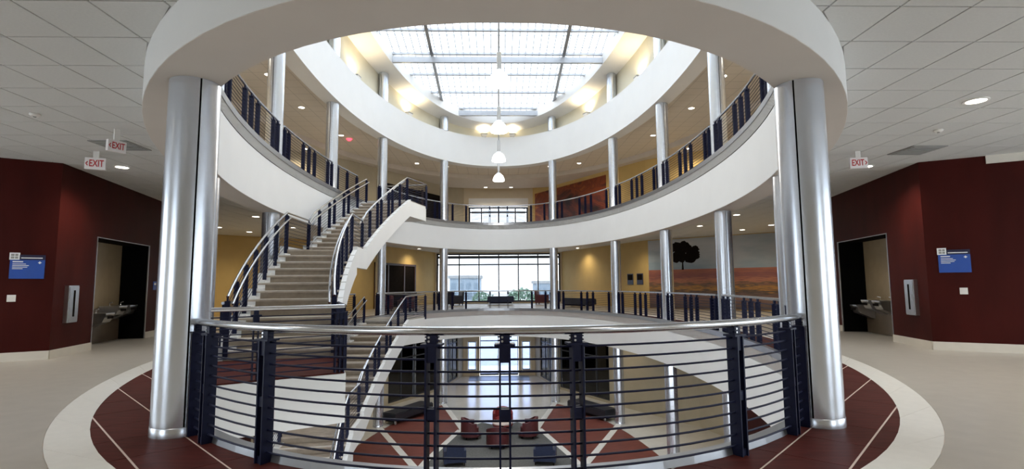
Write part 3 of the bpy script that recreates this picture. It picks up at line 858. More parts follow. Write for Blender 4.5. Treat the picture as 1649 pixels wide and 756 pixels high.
    # rails on both sides
    def rail(K, off, lab):
        g = bpy.data.objects.new('stair_rail', None); COL.objects.link(g); g.parent = st; g['label'] = lab
        g.location = (K[0][0]-ox, K[0][1]-oy, 0)
        gx, gy = K[0]; pts = []
        def push(p, z): pts.append((p[0]-gx+off, p[1]-gy, z))
        for i in range(13): push(edge(K, 1, i/12), RH+(N1-1)*RH*i/12)
        push(K[2], zl)
        for i in range(1, 13): push(edge(K, 2, i/12), zl+RH*.6+(N2-1)*RH*i/12)
        if K is KR:
            push((-3.05-off, 22.0), F2F); push((-4.75, 22.3), F2F)
        # de-duplicate the landing start
        for dz, rr, nm, mt in ((.93, .026, 'top_rail', 'rail'), ):
            MB().tube([(p[0], p[1], p[2]+dz) for p in pts], rr, 8).build(nm, mt, g, smooth=True)
        q = -1 if K is KR else 1
        MB().tube([(p[0]+q*.09, p[1], p[2]+.80) for p in pts[:27 if K is KL else 26]], .022, 8).build('handrail', 'rail', g, smooth=True)
        for j in range(9):
            dz = .08+j*.088
            MB().tube([(p[0], p[1], p[2]+dz) for p in pts], .0075, 4).build('rod', 'navy', g)
        mesh = None
        idx = [0, 2, 4, 6, 8, 10, 12, 13, 15, 17, 18, 20, 21, 23, 25]+([26] if K is KR else [])
        for i in idx:
            p = pts[i]; a = pts[max(i-1, 0)]; b = pts[min(i+1, len(pts)-1)]
            an = math.atan2(b[1]-a[1], b[0]-a[0])
            if mesh is None:
                o = MB().box(-.034, -.020, -.04, .04, -.10, .86).box(.020, .034, -.04, .04, -.10, .86).box(-.02, .02, -.03, .03, .40, .46).box(-.02, .02, -.03, .03, .80, .86).box(-.015, .015, -.015, .015, .86, .91).build('post', 'navy', g); mesh = o.data
            else: o = link('post', mesh, g)
            o.location = p; o.rotation_euler = (0, 0, an)
    where = 'upper stair flight' if z0 == 0 else 'lower stair flight below the camera level'
    rail(KL, .04, 'navy railing with twin steel rails')
    rail(KR, -.04, 'navy railing on the open side')
    return st
stair(0.0, 'curving taupe staircase with white stringers rising to the upper gallery')
stair(-F2F, 'lower curving staircase rising from the ground floor under the first one')
# foot platform at camera level
fp = [(-2.30, 8.02), (-2.98, 9.88), (-4.80, 9.55)]+[(-ovx(.0, y), y) for y in (9.6, 9.0, 8.4, 7.8, 7.3, 6.95)]
pf = struct(MB().prism(fp, -.72, -.02).build('floor_landing', 'fascia'), 'white edged landing at the foot of the upper stair', 'floor')
MB().prism([(-2.33, 8.06), (-3.0, 9.88), (-4.8, 9.55), (-ovx(.1, 9.6), 9.6), (-ovx(.1, 8.3), 8.3), (-ovx(.1, 7.0), 7.0), (-4.06, 6.98)], -.03, .002).build('red_tile', 'redtile', pf)
def straight_guard(a, b, label, z, n_post, group, ends=True):
    a, b = Vector(a), Vector(b); d = (b-a); L = d.length; an = math.atan2(d[1], d[0])
    pts = [tuple(a+d*i/6) for i in range(7)]
    return guard(pts, [(tuple(a+d*s), an) for s in n_post], label, z, False, group, railr=.03)
straight_guard((-4.12, 6.98), (-2.36, 8.08), 'navy guard rail along the front of the stair foot landing', 0, [.06, .42, .955, .985], 'guard rails of the camera level')
straight_guard((-2.40, 8.24), (-2.95, 9.75), 'short navy guard rail on the open side of the stair foot landing', 0, [.03, .97], 'guard rails of the camera level')

# ------------------------------------------------------------------ skylight
sky_bars_y = [27.0-5.0*i for i in range(5)]
BEAMN = dict(zip(sky_bars_y, ('at its far end', 'behind the nearest pendant globe', 'over the middle of the oval', 'hidden above the near soffit', 'closest above the camera')))
for y in sky_bars_y:
    hw = ovx(-.45, y); z = zsl(y)
    tag(MB().box(-hw, hw, y-.07, y+.07, z+.05, z+.30).build('skylight_beam', 'curb'), 'grey beam across the skylight, %s' % BEAMN[y], 'beam', 'skylight cross beams')
sk = bpy.data.objects.new('skylight', None); COL.objects.link(sk); struct(sk, 'oval skylight of translucent gridded panels over the atrium', 'skylight')
def zg(y): return zsl(y)+.50
ys = [28.9-1.667*i for i in range(16)]; ys[0] = 29.2
for x in (-2.86, 2.86):
    y0, y1 = 3.4, 28.6
    MB().hexa([(x-.07, y0, zg(y0)-.12), (x+.07, y0, zg(y0)-.12), (x+.07, y1, zg(y1)-.12), (x-.07, y1, zg(y1)-.12)], [(x-.07, y0, zg(y0)), (x+.07, y0, zg(y0)), (x+.07, y1, zg(y1)), (x-.07, y1, zg(y1))]).build('glazing_bar', 'curb', sk)
ypur = [27.0-1.667*i for i in range(15)]
for y in ypur:
    MB().box(-5.6, 5.6, y-.055, y+.055, zg(y)-.09, zg(y)+.0).build('purlin', 'curb', sk)
yy = [29.0]+ypur
for a, b in zip(yy, yy[1:]):
    for x0, x1 in ((-5.8, -2.86), (-2.86, 0), (0, 2.86), (2.86, 5.8)):
        MB().hexa([(x0, b, zg(b)+.005), (x1, b, zg(b)+.005), (x1, a, zg(a)+.005), (x0, a, zg(a)+.005)], [(x0, b, zg(b)+.03), (x1, b, zg(b)+.03), (x1, a, zg(a)+.03), (x0, a, zg(a)+.03)]).build('panel', 'panel', sk)
# roof deck outside the curb
def roofdeck():
    m = plate(-.40, 0, .06); m.v = [(x, y, z+zsl(y)+.44) for x, y, z in m.v]; return m
struct(roofdeck().build('ceiling_roof_deck', 'white'), 'roof deck around the skylight', 'roof')

# ------------------------------------------------------------------ pendant lamps
PEN = [(10.7, 'nearest and largest'), (14.1, 'second'), (17.5, 'third'), (20.9, 'farthest and smallest')]
def pendant(y, lab):
    z = 5.56
    p = thing('pendant_lamp', 'dome glass pendant lamp hanging under the skylight, %s of the four' % lab, 'lamp', (0, y, z), 0, 'pendant lamps')
    MB().tube([(0, 0, .55), (0, 0, zsl(y)+.5-z)], .016, 8).build('hanging_rod', 'curb', p)
    MB().lathe([(0, .60), (.045, .60), (.05, .58), (.05, .17), (.0, .17)], n=16).build('stem', 'steel', p, smooth=True)
    MB().lathe([(.05, .22), (.10, .20), (.13, .14), (.05, .14)], n=24).build('cap', 'steel', p, smooth=True)
    MB().lathe([(.12, .145), (.18, .08), (.215, 0), (.232, -.08), (.228, -.11), (.21, -.115), (.0, -.10)], n=28).build('glass_shade', 'shade', p, smooth=True)
    l = bpy.data.lights.new('pendant_light', 'POINT'); l.energy = 60; l.color = (1, .92, .8); l.shadow_soft_size = .15
    lo = bpy.data.objects.new('pendant_light', l); COL.objects.link(lo); lo.parent = p; lo.location = (0, 0, -.30)
for y, lab in PEN: pendant(y, lab)

# ------------------------------------------------------------------ downlights
DLC = {}
def downlight(x, y, z, label, group, energy=60, r=.11, col=(1, .93, .82)):
    d = thing('downlight', label, 'light', (x, y, z), 0, group)
    if 'a' not in DLC:
        a = MB().lathe([(r+.03, .0), (r+.028, -.012), (r, -.014), (r-.004, .0)], n=24).build('trim_ring', 'plastic', d, smooth=True); DLC['a'] = a.data
        b = MB().lathe([(0, -.004), (r, -.006)], n=24).build('lens', 'lens', d); DLC['b'] = b.data
    else:
        link('trim_ring', DLC['a'], d); link('lens', DLC['b'], d)
    if energy:
        l = bpy.data.lights.new('downlight_beam', 'SPOT'); l.energy = energy; l.color = col; l.spot_size = 2.5; l.spot_blend = .8; l.shadow_soft_size = .1
        o = bpy.data.objects.new('downlight_beam', l); COL.objects.link(o); o.parent = d; o.location = (0, 0, -.05)
n = 0
NEAR = [(-7.27, 10.17, 'beyond the exit signs on the left'), (6.11, 6.42, 'alone in the tiled ceiling on the right'), (7.34, 10.19, 'beside the exit sign on the right'),
        (-6.11, 3.2, 'added for fill in the left ceiling beside the camera'), (6.11, 2.4, 'added for fill in the right ceiling beside the camera'), (-3.0, 0.4, 'added for fill above and left of the camera'), (3.0, 0.4, 'added for fill above and right of the camera'), (-8.6, 6.4, 'added for fill at the far left over the hall'), (9.2, 5.6, 'added for fill at the far right over the hall'), (0, -2.4, 'added for fill in the ceiling behind the camera')]  # these lamps beside and behind the camera are unseen, added as fill
for x, y, lb in NEAR: downlight(x, y, CEI, 'round recessed downlight '+lb, 'downlights of the camera level', 125)
def dl_set(spots, z, what, group, energy, col):
    for x, y, lb in spots:
        for sx, sn in ((1, 'right'), (-1, 'left')):
            zz = z-(.26 if z > 6 and not inside(4.3, x, y) else 0)
            downlight(sx*x, y, zz, '%s, %s side, %s' % (what, sn, lb), group, energy, col=col)
dl_set(((8.03, 17.48, 'behind the fourth column'), (8.07, 20.84, 'between the fourth and fifth columns'), (10.52, 22.4, 'at the outer slanted wall'), (10.85, 20.6, 'farthest out by the side wall'), (5.0, 33.2, 'beside the window lounge'), (6.6, 27.0, 'behind the farthest column'), (2.0, 32.5, 'over the window lounge')),
       CEI, 'camera level downlight', 'far downlights of the camera level', 85, (1, .86, .62))
dl_set(((7.5, 16.8, 'near the fourth column'), (7.6, 20.0, 'between the fourth and fifth columns'), (7.2, 23.8, 'behind the fifth column'), (9.31, 25.2, 'out on the lower bulkhead'), (3.0, 30.2, 'behind the farthest column'), (.86, 35.4, 'over the end window'), (4.6, 29.4, 'at the far bend of the gallery'), (7.7, 13.0, 'near the third column'), (7.0, 9.2, 'near the second column')),
       F2F+CEI, 'upper gallery downlight', 'downlights of the upper gallery', 115, (1, .88, .68))
dl_set(((7.0, 14.0, 'near the third column'), (6.9, 19.5, 'near the fourth column'), (5.2, 24.6, 'above the black bench'), (3.4, 28.3, 'above the shop-front glazing'), (1.0, 31.5, 'before the entrance'), (6.6, 10.0, 'near the second column')),
       -F2F+CEI, 'ground floor downlight', 'downlights of the ground floor', 40, (1, .86, .66))

# clerestory sconces (uplights)
def sconce(x, y, label):
    t = ovt(x, y); p = ov(.27, t); nrm, d = ovn(.27, t); an = math.atan2(d[1], d[0])
    s = thing('uplight', label, 'light', (p[0], p[1], LEDGE+.10), an, 'clerestory uplights')
    MB().hexa([(-.11, -.07, 0), (.11, -.07, 0), (.11, .07, 0), (-.11, .07, 0)], [(-.17, -.11, .12), (.17, -.11, .12), (.17, .11, .12), (-.17, .11, .12)]).build('housing', 'plastic', s)
    MB().box(-.17, .17, -.11, -.095, .12, .17).box(-.17, .17, .095, .11, .12, .17).box(-.17, -.155, -.095, .095, .12, .17).box(.155, .17, -.095, .095, .12, .17).build('shade_rim', 'greyvent', s)
    MB().box(-.03, .03, -.03, .03, -.10, 0).build('bracket', 'plastic', s)
    MB().box(-.13, .13, -.08, .08, .121, .125).build('lens', 'lens', s)
    l = bpy.data.lights.new('uplight_beam', 'SPOT'); l.energy = 60; l.color = (1, .80, .50); l.spot_size = 2.4; l.spot_blend = .7; l.shadow_soft_size = .05
    o = bpy.data.objects.new('uplight_beam', l); COL.objects.link(o); o.parent = s; o.location = (0, 0, .19); o.rotation_euler = (math.pi, 0, 0)
for x, y, lb in ((5.59, 20.5, 'second from the far end'), (4.27, 25.1, 'nearest the far end'), (5.6, 15.8, 'at mid length'), (5.2, 11.2, 'towards the camera')):
    for sx, sn in ((1, 'right'), (-1, 'left')): sconce(sx*x, y, 'white uplight on the clerestory ledge, %s side, %s' % (sn, lb))
for sx, sn in ((1, 'right'), (-1, 'left')): sconce(sx*.75, 28.3, 'white uplight behind the pendants at the far end, %s one' % sn)

# ------------------------------------------------------------------ exit signs
def exit_sign(x, y, z, rz, arrow, label, k=1):
    e = thing('exit_sign', label, 'exit sign', (x, y, z), rz, 'exit signs')
    e.scale = (k, k, k)
    MB().box(-.17, .17, -.045, .03, -.115, .115).build('housing', 'exitw', e)
    MB().box(-.05, .05, -.02, .02, .115, (CEI-z)/k).build('canopy', 'plastic', e)
    me = text_mesh('EXIT', .19); me.materials.clear(); me.materials.append(M_['redtxt'])
    dx = .02 if arrow == '<' else -.02
    o = link('lettering', me, e); o.rotation_euler = (math.pi/2, 0, 0); o.location = (dx, -.047, 0); o.scale = (.62, 1, 1)
    m2 = text_mesh('\u2039' if arrow == '<' else '\u203a', .17); m2.materials.clear(); m2.materials.append(M_['redtxt'])
    o2 = link('arrow', m2, e); o2.rotation_euler = (math.pi/2, 0, 0); o2.location = (-.135 if arrow == '<' else .135, -.047, .01)
exit_sign(-6.87, 8.99, 3.37, .35, '<', 'white exit sign with red letters, lower one on the left', .86)
exit_sign(-5.62, 7.70, 3.33, 1.12, '<', 'white exit sign turned sideways, higher one nearer the left column', .72)
exit_sign(6.33, 8.99, 3.37, -.25, '>', 'white exit sign with right arrow beside the right column', .82)

# ------------------------------------------------------------------ fittings on the oxblood walls
def on_wall(i, s, sx, d=0.0):
    """point and outward-to-room frame on perimeter segment i at distance s from its start"""
    a, b = Vector(WALLR[i]), Vector(WALLR[i+1]); u = (b-a).normalized(); n = Vector((-u[1], u[0])); p = a+u*s+n*d
    p = Vector((sx*p[0], p[1])); n = Vector((sx*n[0], n[1])); return p, math.atan2(n[1], n[0])+math.pi/2
LA = math.dist(WALLR[1], WALLR[2])
for sx, sn in SIDES:
    # blue directory sign : local -y faces the room
    s = LA-(.38 if sx < 0 else .42)
    p, an = on_wall(1, s, sx)
    g = thing('wall_sign', 'blue directory sign with white print on the %s oxblood wall' % sn, 'sign', (p[0], p[1], 1.68), an, 'blue wall signs')
    MB().box(-.235, .235, -.02, 0, -.235, .10).build('panel', 'bluesign', g)
    MB().box(-.235, .235, -.022, 0, .10, .19).build('header_band', 'navysign', g)
    MB().box(-.245, -.11, -.028, 0, .10, .225).build('white_square', 'signw', g)
    lo_ = MB()
    for a, b, c, d in ((-.225, -.18, .165, .205), (-.17, -.13, .165, .205), (-.225, -.18, .12, .155), (-.17, -.13, .12, .155)): lo_.box(a, b, -.0295, -.028, c, d)
    lo_.build('square_mark', 'greyvent', g)
    pr = MB().box(-.09, .20, -.0235, -.022, .125, .142)
    pr.box(-.20, -.06, -.0215, -.02, .055, .075)
    for k, (a, b) in enumerate(((-.20, -.02), (-.20, .02), (-.20, .0), (-.20, -.06))): pr.box(a, b, -.0215, -.02, .02-k*.028, .031-k*.028)
    pr.box(.14, .19, -.0215, -.02, .045, .057).box(.155, .175, -.0215, -.02, .03, .072)
    pr.build('print', 'signw', g)
    # switch plate
    p, an = on_wall(1, LA-(.56 if sx < 0 else .52), sx)
    g = thing('switch_plate', 'small white wall plate below the blue sign on the %s' % sn, 'switch', (p[0], p[1], 1.10), an, 'white wall plates')
    MB().box(-.058, .058, -.012, 0, -.06, .06).build('plate', 'plastic', g); MB().box(-.018, .018, -.018, -.012, -.03, .03).build('rocker', 'plastic', g)
    # extinguisher cabinet
    p, an = on_wall(2, .52, sx)
    g = thing('extinguisher_cabinet', 'steel cabinet with narrow dark window on the %s oxblood wall' % sn, 'cabinet', (p[0], p[1], .97), an, 'wall cabinets')
    MB().box(-.17, .17, -.07, 0, -.35, .35).build('body', 'steel', g)
    dr = MB().box(-.15, .15, -.085, -.07, -.33, .33).build('door', 'steel', g)
    MB().box(-.03, .03, -.088, -.085, -.24, .26).build('window_slot', 'dark', dr)
    MB().box(.10, .115, -.10, -.085, -.06, .06).build('pull', 'steel', dr)
    # alcove
    a = Vector(WALLR[2]); u = (Vector(WALLR[3])-a).normalized(); nout = Vector((u[1], -u[0]))
    def P3(s, dd): q = a+u*s+nout*dd; return (sx*q[0], q[1])
    def quadbox(s0, s1, d0, d1, z0, z1, m, mb=None):
        q = [P3(s0, d0), P3(s1, d0), P3(s1, d1), P3(s0, d1)]
        if sx < 0: q = q[::-1]
        mb = mb or MB(); mb.hexa([p_+(z0,) for p_ in q], [p_+(z1,) for p_ in q]); return mb
    wl = WALL[sn, 'B']
    AD = .60
    quadbox(AL0-.1, AL1+.1, AD, AD+.1, .80, 2.5, None).build('alcove_back', 'alc', wl)
    quadbox(AL0-.1, AL1+.1, AD-.03, AD+.1, 0, .80, None).build('alcove_dado', 'alcd', wl)
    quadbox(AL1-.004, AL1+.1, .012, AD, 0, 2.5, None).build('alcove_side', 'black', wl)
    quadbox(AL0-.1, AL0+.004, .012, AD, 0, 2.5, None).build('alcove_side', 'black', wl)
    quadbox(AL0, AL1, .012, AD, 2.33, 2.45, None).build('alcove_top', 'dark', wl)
    fr = MB(); quadbox(AL0-.014, AL0+.006, -.012, .012, 0, 2.34, None, fr); quadbox(AL1-.006, AL1+.014, -.012, .012, 0, 2.34, None, fr); quadbox(AL0, AL1, -.006, .012, 2.325, 2.34, None, fr)
    fr.build('alcove_frame', 'steel', wl)
    # fountains on the back wall
    for s_, z_, lb in (((2.50, .62, 'low'), (3.10, .76, 'middle'), (3.65, .76, 'inner')) if sx < 0 else ((2.45, .76, 'outer'), (3.0, .76, 'middle'), (3.65, .62, 'low'))):
        q = P3(s_, AD-.035); q2 = P3(s_, .0); an = math.atan2(q2[1]-q[1], q2[0]-q[0])+math.pi/2
        f_ = thing('drinking_fountain', '%s steel drinking fountain in the alcove on the %s' % (lb, sn), 'fountain', (q[0], q[1], z_), an, 'drinking fountains')
        MB().hexa([(-.18, -.34, -.12), (.18, -.34, -.12), (.18, 0, -.26), (-.18, 0, -.26)], [(-.2, -.42, .06), (.2, -.42, .06), (.2, 0, .06), (-.2, 0, .06)]).build('basin', 'steel', f_)
        MB().box(-.2, .2, -.42, 0, .06, .085).build('rim', 'steel', f_)
        MB().box(-.14, .14, -.425, -.42, -.04, .02).build('push_bar', 'dark', f_)
        MB().tube([(.08, -.1, .08), (.08, -.1, .15), (.06, -.16, .17)], .012, 8).build('spout', 'steel', f_)
    # door beyond the alcove
    dd = bpy.data.objects.new('door_%d' % (2 if sx > 0 else 3), None); COL.objects.link(dd); struct(dd, 'slate blue door in a pale frame beyond the %s alcove' % sn, 'door')
    quadbox(DO0+.05, DO1-.05, .06, .11, 0, 2.28, None).build('door_leaf', 'bluedoor', dd)
    fr = MB(); quadbox(DO0-.03, DO0+.05, -.02, .17, 0, 2.33, None, fr); quadbox(DO1-.05, DO1+.03, -.02, .17, 0, 2.33, None, fr); quadbox(DO0, DO1, -.02, .17, 2.28, 2.36, None, fr)
    fr.build('door_frame', 'steel', dd)
    q0 = P3(DO0+.14, .05); q1 = P3(DO0+.24, .02)
    MB().tube([q0+(1.0,), q1+(1.0,)], .014, 8).build('door_handle', 'steel', dd)
    p, an = on_wall(2, 4.40, sx)
    g = thing('room_sign', 'small blue room sign beside the %s alcove' % sn, 'sign', (p[0], p[1], 1.32), an, 'small room signs')
    MB().box(-.09, .09, -.014, 0, -.11, .11).build('panel', 'bluesign', g); MB().box(-.06, .06, -.016, -.014, .02, .07).build('pictogram', 'signw', g)

p, an = on_wall(1, LA-1.0-1.5, 1)
hb = MB().box(-1.5, 1.5, -.03, 0, 3.44, CEI); hb = hb.build('trim_5', 'base'); hb.location = (p[0], p[1], 0); hb.rotation_euler = (0, 0, an); struct(hb)
# ceiling vents and sensors in the near ceiling
for x, y, lb in ((7.35, 8.92, 'right'), (-6.2, 8.6, 'left')):
    v = thing('ceiling_vent', 'flat grey air vent in the tiled ceiling on the %s' % lb, 'vent', (x, y, CEI), 0, 'ceiling vents')
    MB().box(-.30, .30, -.31, .31, -.012, 0).build('frame', 'greyvent', v)
    for k in range(6): MB().box(-.26, .26, -.27+k*.095, -.215+k*.095, -.022, -.012).build('blade', 'greyvent', v)
for x, y, lb in ((6.7, 7.7, 'right'), (-6.2, 7.0, 'left')):
    v = thing('smoke_detector', 'small round smoke detector on the %s tiled ceiling' % lb, 'detector', (x, y, CEI), 0, 'smoke detectors')
    MB().lathe([(.06, 0), (.065, -.02), (.045, -.04), (0, -.042)], n=16).build('body', 'plastic', v, smooth=True); MB().lathe([(.02, -.042), (.015, -.05), (0, -.05)], n=10).build('sensor', 'greyvent', v)
rl = thing('alarm_lamp', 'round red lamp on the upper gallery ceiling', 'lamp', (-7.0, 24.4, F2F+CEI), 0)
MB().lathe([(.13, 0), (.13, -.03), (0, -.03)], n=16).build('base', 'redlamp', rl); MB().lathe([(.10, -.03), (.07, -.09), (0, -.10)], n=16).build('dome', 'redlamp', rl, smooth=True)

# ------------------------------------------------------------------ murals
WU = [(7.85, 27.6), (2.45, 37.0)]
def mural(i, s0, s1, z0, z1, sx, m, label, tree=False):
    a, b = (Vector(WU[0]), Vector(WU[1])) if i == 'u' else (Vector(WALLR[i]), Vector(WALLR[i+1])); u = (b-a).normalized(); n = Vector((-u[1], u[0]))
    # local x runs along the wall from far to near for the right side
    p = a+u*s0+n*.012
    an = math.atan2(sx*0+u[1], sx*u[0])
    g = thing('wall_mural', label, 'mural', (sx*p[0], p[1], z0), an)
    MB().box(0, s1-s0, -.012, .012, 0, z1-z0).build('panel', m, g)
    if tree:
        # flat printed silhouette of a spreading tree
        x0 = s1-s0-1.85
        cl = []
        R = random.Random(3)
        tr = MB().add([(x0-.05, .0135, 1.93), (x0+.06, .0135, 1.93), (x0+.03, .0135, 2.3), (x0+.25, .0135, 2.6), (x0+.1, .0135, 2.62), (x0, .0135, 2.45), (x0-.15, .0135, 2.6), (x0-.25, .0135, 2.56), (x0-.03, .0135, 2.28)], [(8, 7, 6, 5, 4, 3, 2, 1, 0)])
        for k in range(70):
            cx = x0+R.uniform(-.72, .72); h = math.sqrt(max(.05, 1-((cx-x0)/.85)**2))
            cz = 2.72+R.uniform(-.38, .50)*h; r = R.uniform(.14, .27)
            ns = 11; vs = [(cx+math.cos(2*math.pi*q/ns)*r*R.uniform(.7, 1.15), .0136+k*.00002, cz+math.sin(2*math.pi*q/ns)*r*.8*R.uniform(.7, 1.1)) for q in range(ns)]
            tr.add(vs, [tuple(range(ns-1, -1, -1))])
        tr.build('printed_tree', 'dark', g)
mural(5, .25, math.dist(WALLR[5], WALLR[6])-.05, .05, CEI-.04, 1, 'mural', 'wide photo mural of a lone tree on a red field', True)
mural('u', 3.1, 10.55, F2F+.05, F2F+3.1, 1, 'orange', 'abstract orange and black mural on the upper gallery wall')
# plaques and doors on the far ochre walls
def slabbox(i, s0, s1, d0, d1, z0, z1, sx, name, m, parent):
    a, b = (Vector(WU[0]), Vector(WU[1])) if i == 'u' else (Vector(WALLR[i]), Vector(WALLR[i+1])); u = (b-a).normalized(); n = Vector((-u[1], u[0]))
    q = [a+u*s0+n*d0, a+u*s1+n*d0, a+u*s1+n*d1, a+u*s0+n*d1]; q = [(sx*p[0], p[1]) for p in q]
    if sx < 0: q = q[::-1]
    return MB().hexa([p+(z0,) for p in q], [p+(z1,) for p in q]).build(name, m, parent)
for k, (s0, lb) in enumerate(((.45, 'nearer'), (1.35, 'farther'))):
    g = thing('plaque', 'small dark plaque on the right ochre wall, %s one' % lb, 'plaque', (0, 0, 0), 0, 'dark plaques')
    slabbox(6, s0, s0+.55, .004, .03, 1.25, 1.85, 1, 'panel', 'navysign', g); slabbox(6, s0+.05, s0+.5, .03, .034, 1.5, 1.8, 1, 'plate', 'dark', g)
dd = bpy.data.objects.new('door_4', None); COL.objects.link(dd); struct(dd, 'dark glazed double doors with timber posts in the left ochre wall', 'door')
for s0, s1 in ((2.6, 3.75), (3.95, 5.6), (5.8, 7.0)): slabbox(6, s0, s1, 0, .04, .02, 2.5, -1, 'door_leaf', 'dark', dd)
for s0 in (2.45, 3.78, 5.63, 7.02): slabbox(6, s0, s0+.14, 0, .08, 0, 2.62, -1, 'door_post', 'wood', dd)
slabbox(6, 2.45, 7.16, 0, .07, 2.5, 2.62, -1, 'door_head', 'wood', dd)
dd = bpy.data.objects.new('door_5', None); COL.objects.link(dd); struct(dd, 'dark glazed openings in the left wall of the upper gallery', 'door')
for s0, s1 in ((2.2, 4.0), (4.2, 6.0), (6.2, 8.0)): slabbox('u', s0, s1, 0, .04, F2F+.02, F2F+2.6, -1, 'door_leaf', 'dark', dd)
for s0 in (2.05, 4.03, 6.03, 8.03): slabbox('u', s0, s0+.14, 0, .08, F2F, F2F+2.7, -1, 'door_post', 'wood', dd)
dd = bpy.data.objects.new('door_6', None); COL.objects.link(dd); struct(dd, 'dark doorway in the ochre side wall behind the left columns', 'door')
slabbox(4, 2.4, 3.4, 0, .05, 0, 2.2, -1, 'door_leaf', 'wood', dd); slabbox(4, 2.3, 2.4, 0, .07, 0, 2.3, -1, 'door_post', 'frame', dd); slabbox(4, 3.4, 3.5, 0, .07, 0, 2.3, -1, 'door_post', 'frame', dd)

# ------------------------------------------------------------------ furniture
def tub_chair(x, y, z, rz, m, label, group, w_=.74):
    c = thing('tub_chair', label, 'chair', (x, y, z), rz, group)
    h = w_/2
    # seat faces -y ; wrap-around back and arms
    MB().lathe([(h-.13, .18), (h-.11, .20), (h-.11, .40), (h-.16, .43), (0, .43)], n=20).build('seat', m, c, smooth=True)
    sh = MB(); prof_in = h-.10; n = 18; vs = []; fs = []
    for k in range(n+1):
        a = math.radians(-25+230*k/n); top = .66+.10*math.sin(max(0, a)) if 0 < a < math.pi else .62
        top = .60+.18*max(0, math.sin(a))
        for r, zz in ((prof_in, .16), (prof_in, top), (h, top), (h, .16)):
            vs.append((math.cos(a)*r, math.sin(a)*r, zz))
    for k in range(n):
        for q in range(4): fs.append((k*4+q, k*4+(q+1) % 4, k*4+4+(q+1) % 4, k*4+4+q))
    fs += [(3, 2, 1, 0), tuple(n*4+q for q in range(4))]
    sh.add(vs, fs).build('backrest', m, c, smooth=True)
    MB().lathe([(h-.02, .10), (h, .12), (h, .17), (0, .17)], n=20).build('base', m, c, smooth=True)
    for k in range(4):
        a = math.pi/4+k*math.pi/2
        MB().tube([(math.cos(a)*(h-.1), math.sin(a)*(h-.1), 0), (math.cos(a)*(h-.12), math.sin(a)*(h-.12), .11)], .022, 8).build('leg', 'dark', c)
    return c
def square_chair(x, y, z, rz, m, label, group):
    c = thing('armchair', label, 'chair', (x, y, z), rz, group)
    MB().box(-.36, .36, -.36, .30, .16, .42).build('seat', m, c); MB().hexa([(-.36, .20, .16), (.36, .20, .16), (.36, .38, .16), (-.36, .38, .16)], [(-.36, .30, .86), (.36, .30, .86), (.36, .42, .86), (-.36, .42, .86)]).build('backrest', m, c)
    for s in (-1, 1):
        MB().box(min(s*.36, s*.46), max(s*.36, s*.46), -.36, .34, .12, .62).build('armrest', m, c)
        for q in (-.30, .30): MB().box(s*.38-.025, s*.38+.025, q-.025, q+.025, 0, .16).build('leg', 'dark', c)
    return c
def bench(x, y, z, rz, L, D, H, m, label, group, back=0):
    b = thing('bench', label, 'bench', (x, y, z), rz, group)
    MB().box(-L/2, L/2, -D/2, D/2, .16, H).build('seat', m, b)
    MB().box(-L/2+.03, L/2-.03, -D/2+.03, D/2-.03, H, H+.04).build('cushion', m, b)
    MB().box(-L/2+.1, L/2-.1, -D/2+.08, D/2-.08, .08, .16).build('plinth', 'dark', b)
    for sx in (-1, 1):
        for sy in (-1, 1): MB().box(sx*(L/2-.12)-.03, sx*(L/2-.12)+.03, sy*(D/2-.1)-.03, sy*(D/2-.1)+.03, 0, .16).build('leg', 'steel', b)
    if back: MB().box(-L/2, L/2, D/2-.08, D/2, H+.04, H+.35).build('backrest', m, b)
    return b
G = -F2F
gr = 'armchairs on the charcoal carpet'
tub_chair(-1.10, 20.9, G+.022, math.radians(-80+180), 'redfab', 'maroon tub chair left of the small round table', gr, .80)
tub_chair(1.08, 20.9, G+.022, math.radians(80+180), 'redfab', 'maroon tub chair right of the small round table', gr, .80)
tub_chair(-.08, 19.75, G+.022, math.radians(180), 'redfab', 'maroon tub chair with its back to the camera', gr, .84)
tub_chair(.12, 22.3, G+.022, 0, 'crim', 'crimson tub chair facing the camera beyond the table', gr, .84)
tb = thing('side_table', 'small round pale table between the maroon chairs', 'table', (.10, 21.0, G+.022))
MB().lathe([(0, .50), (.38, .50), (.38, .535), (0, .535)], n=28).build('table_top', 'pale', tb); MB().tube([(0, 0, .03), (0, 0, .50)], .04, 10).build('stem', 'dark', tb); MB().lathe([(.24, 0), (.24, .02), (.05, .04)], n=20).build('foot', 'dark', tb)
square_chair(-1.50, 17.95, G+.022, math.radians(190), 'blufab', 'navy armchair at the left front corner of the carpet', gr).scale = (.78, .78, .78)
square_chair(1.48, 17.95, G+.022, math.radians(170), 'blufab', 'navy armchair at the right front corner of the carpet', gr).scale = (.78, .78, .78)
bench(-4.05, 24.2, G+.02, math.radians(60), 2.6, .75, .42, 'blkfab', 'long black bench on the ground floor left of the entrance', 'ground floor benches')
bench(4.15, 24.3, G+.02, math.radians(-60), 2.6, .75, .42, 'blkfab', 'long black bench on the ground floor right of the entrance', 'ground floor benches')
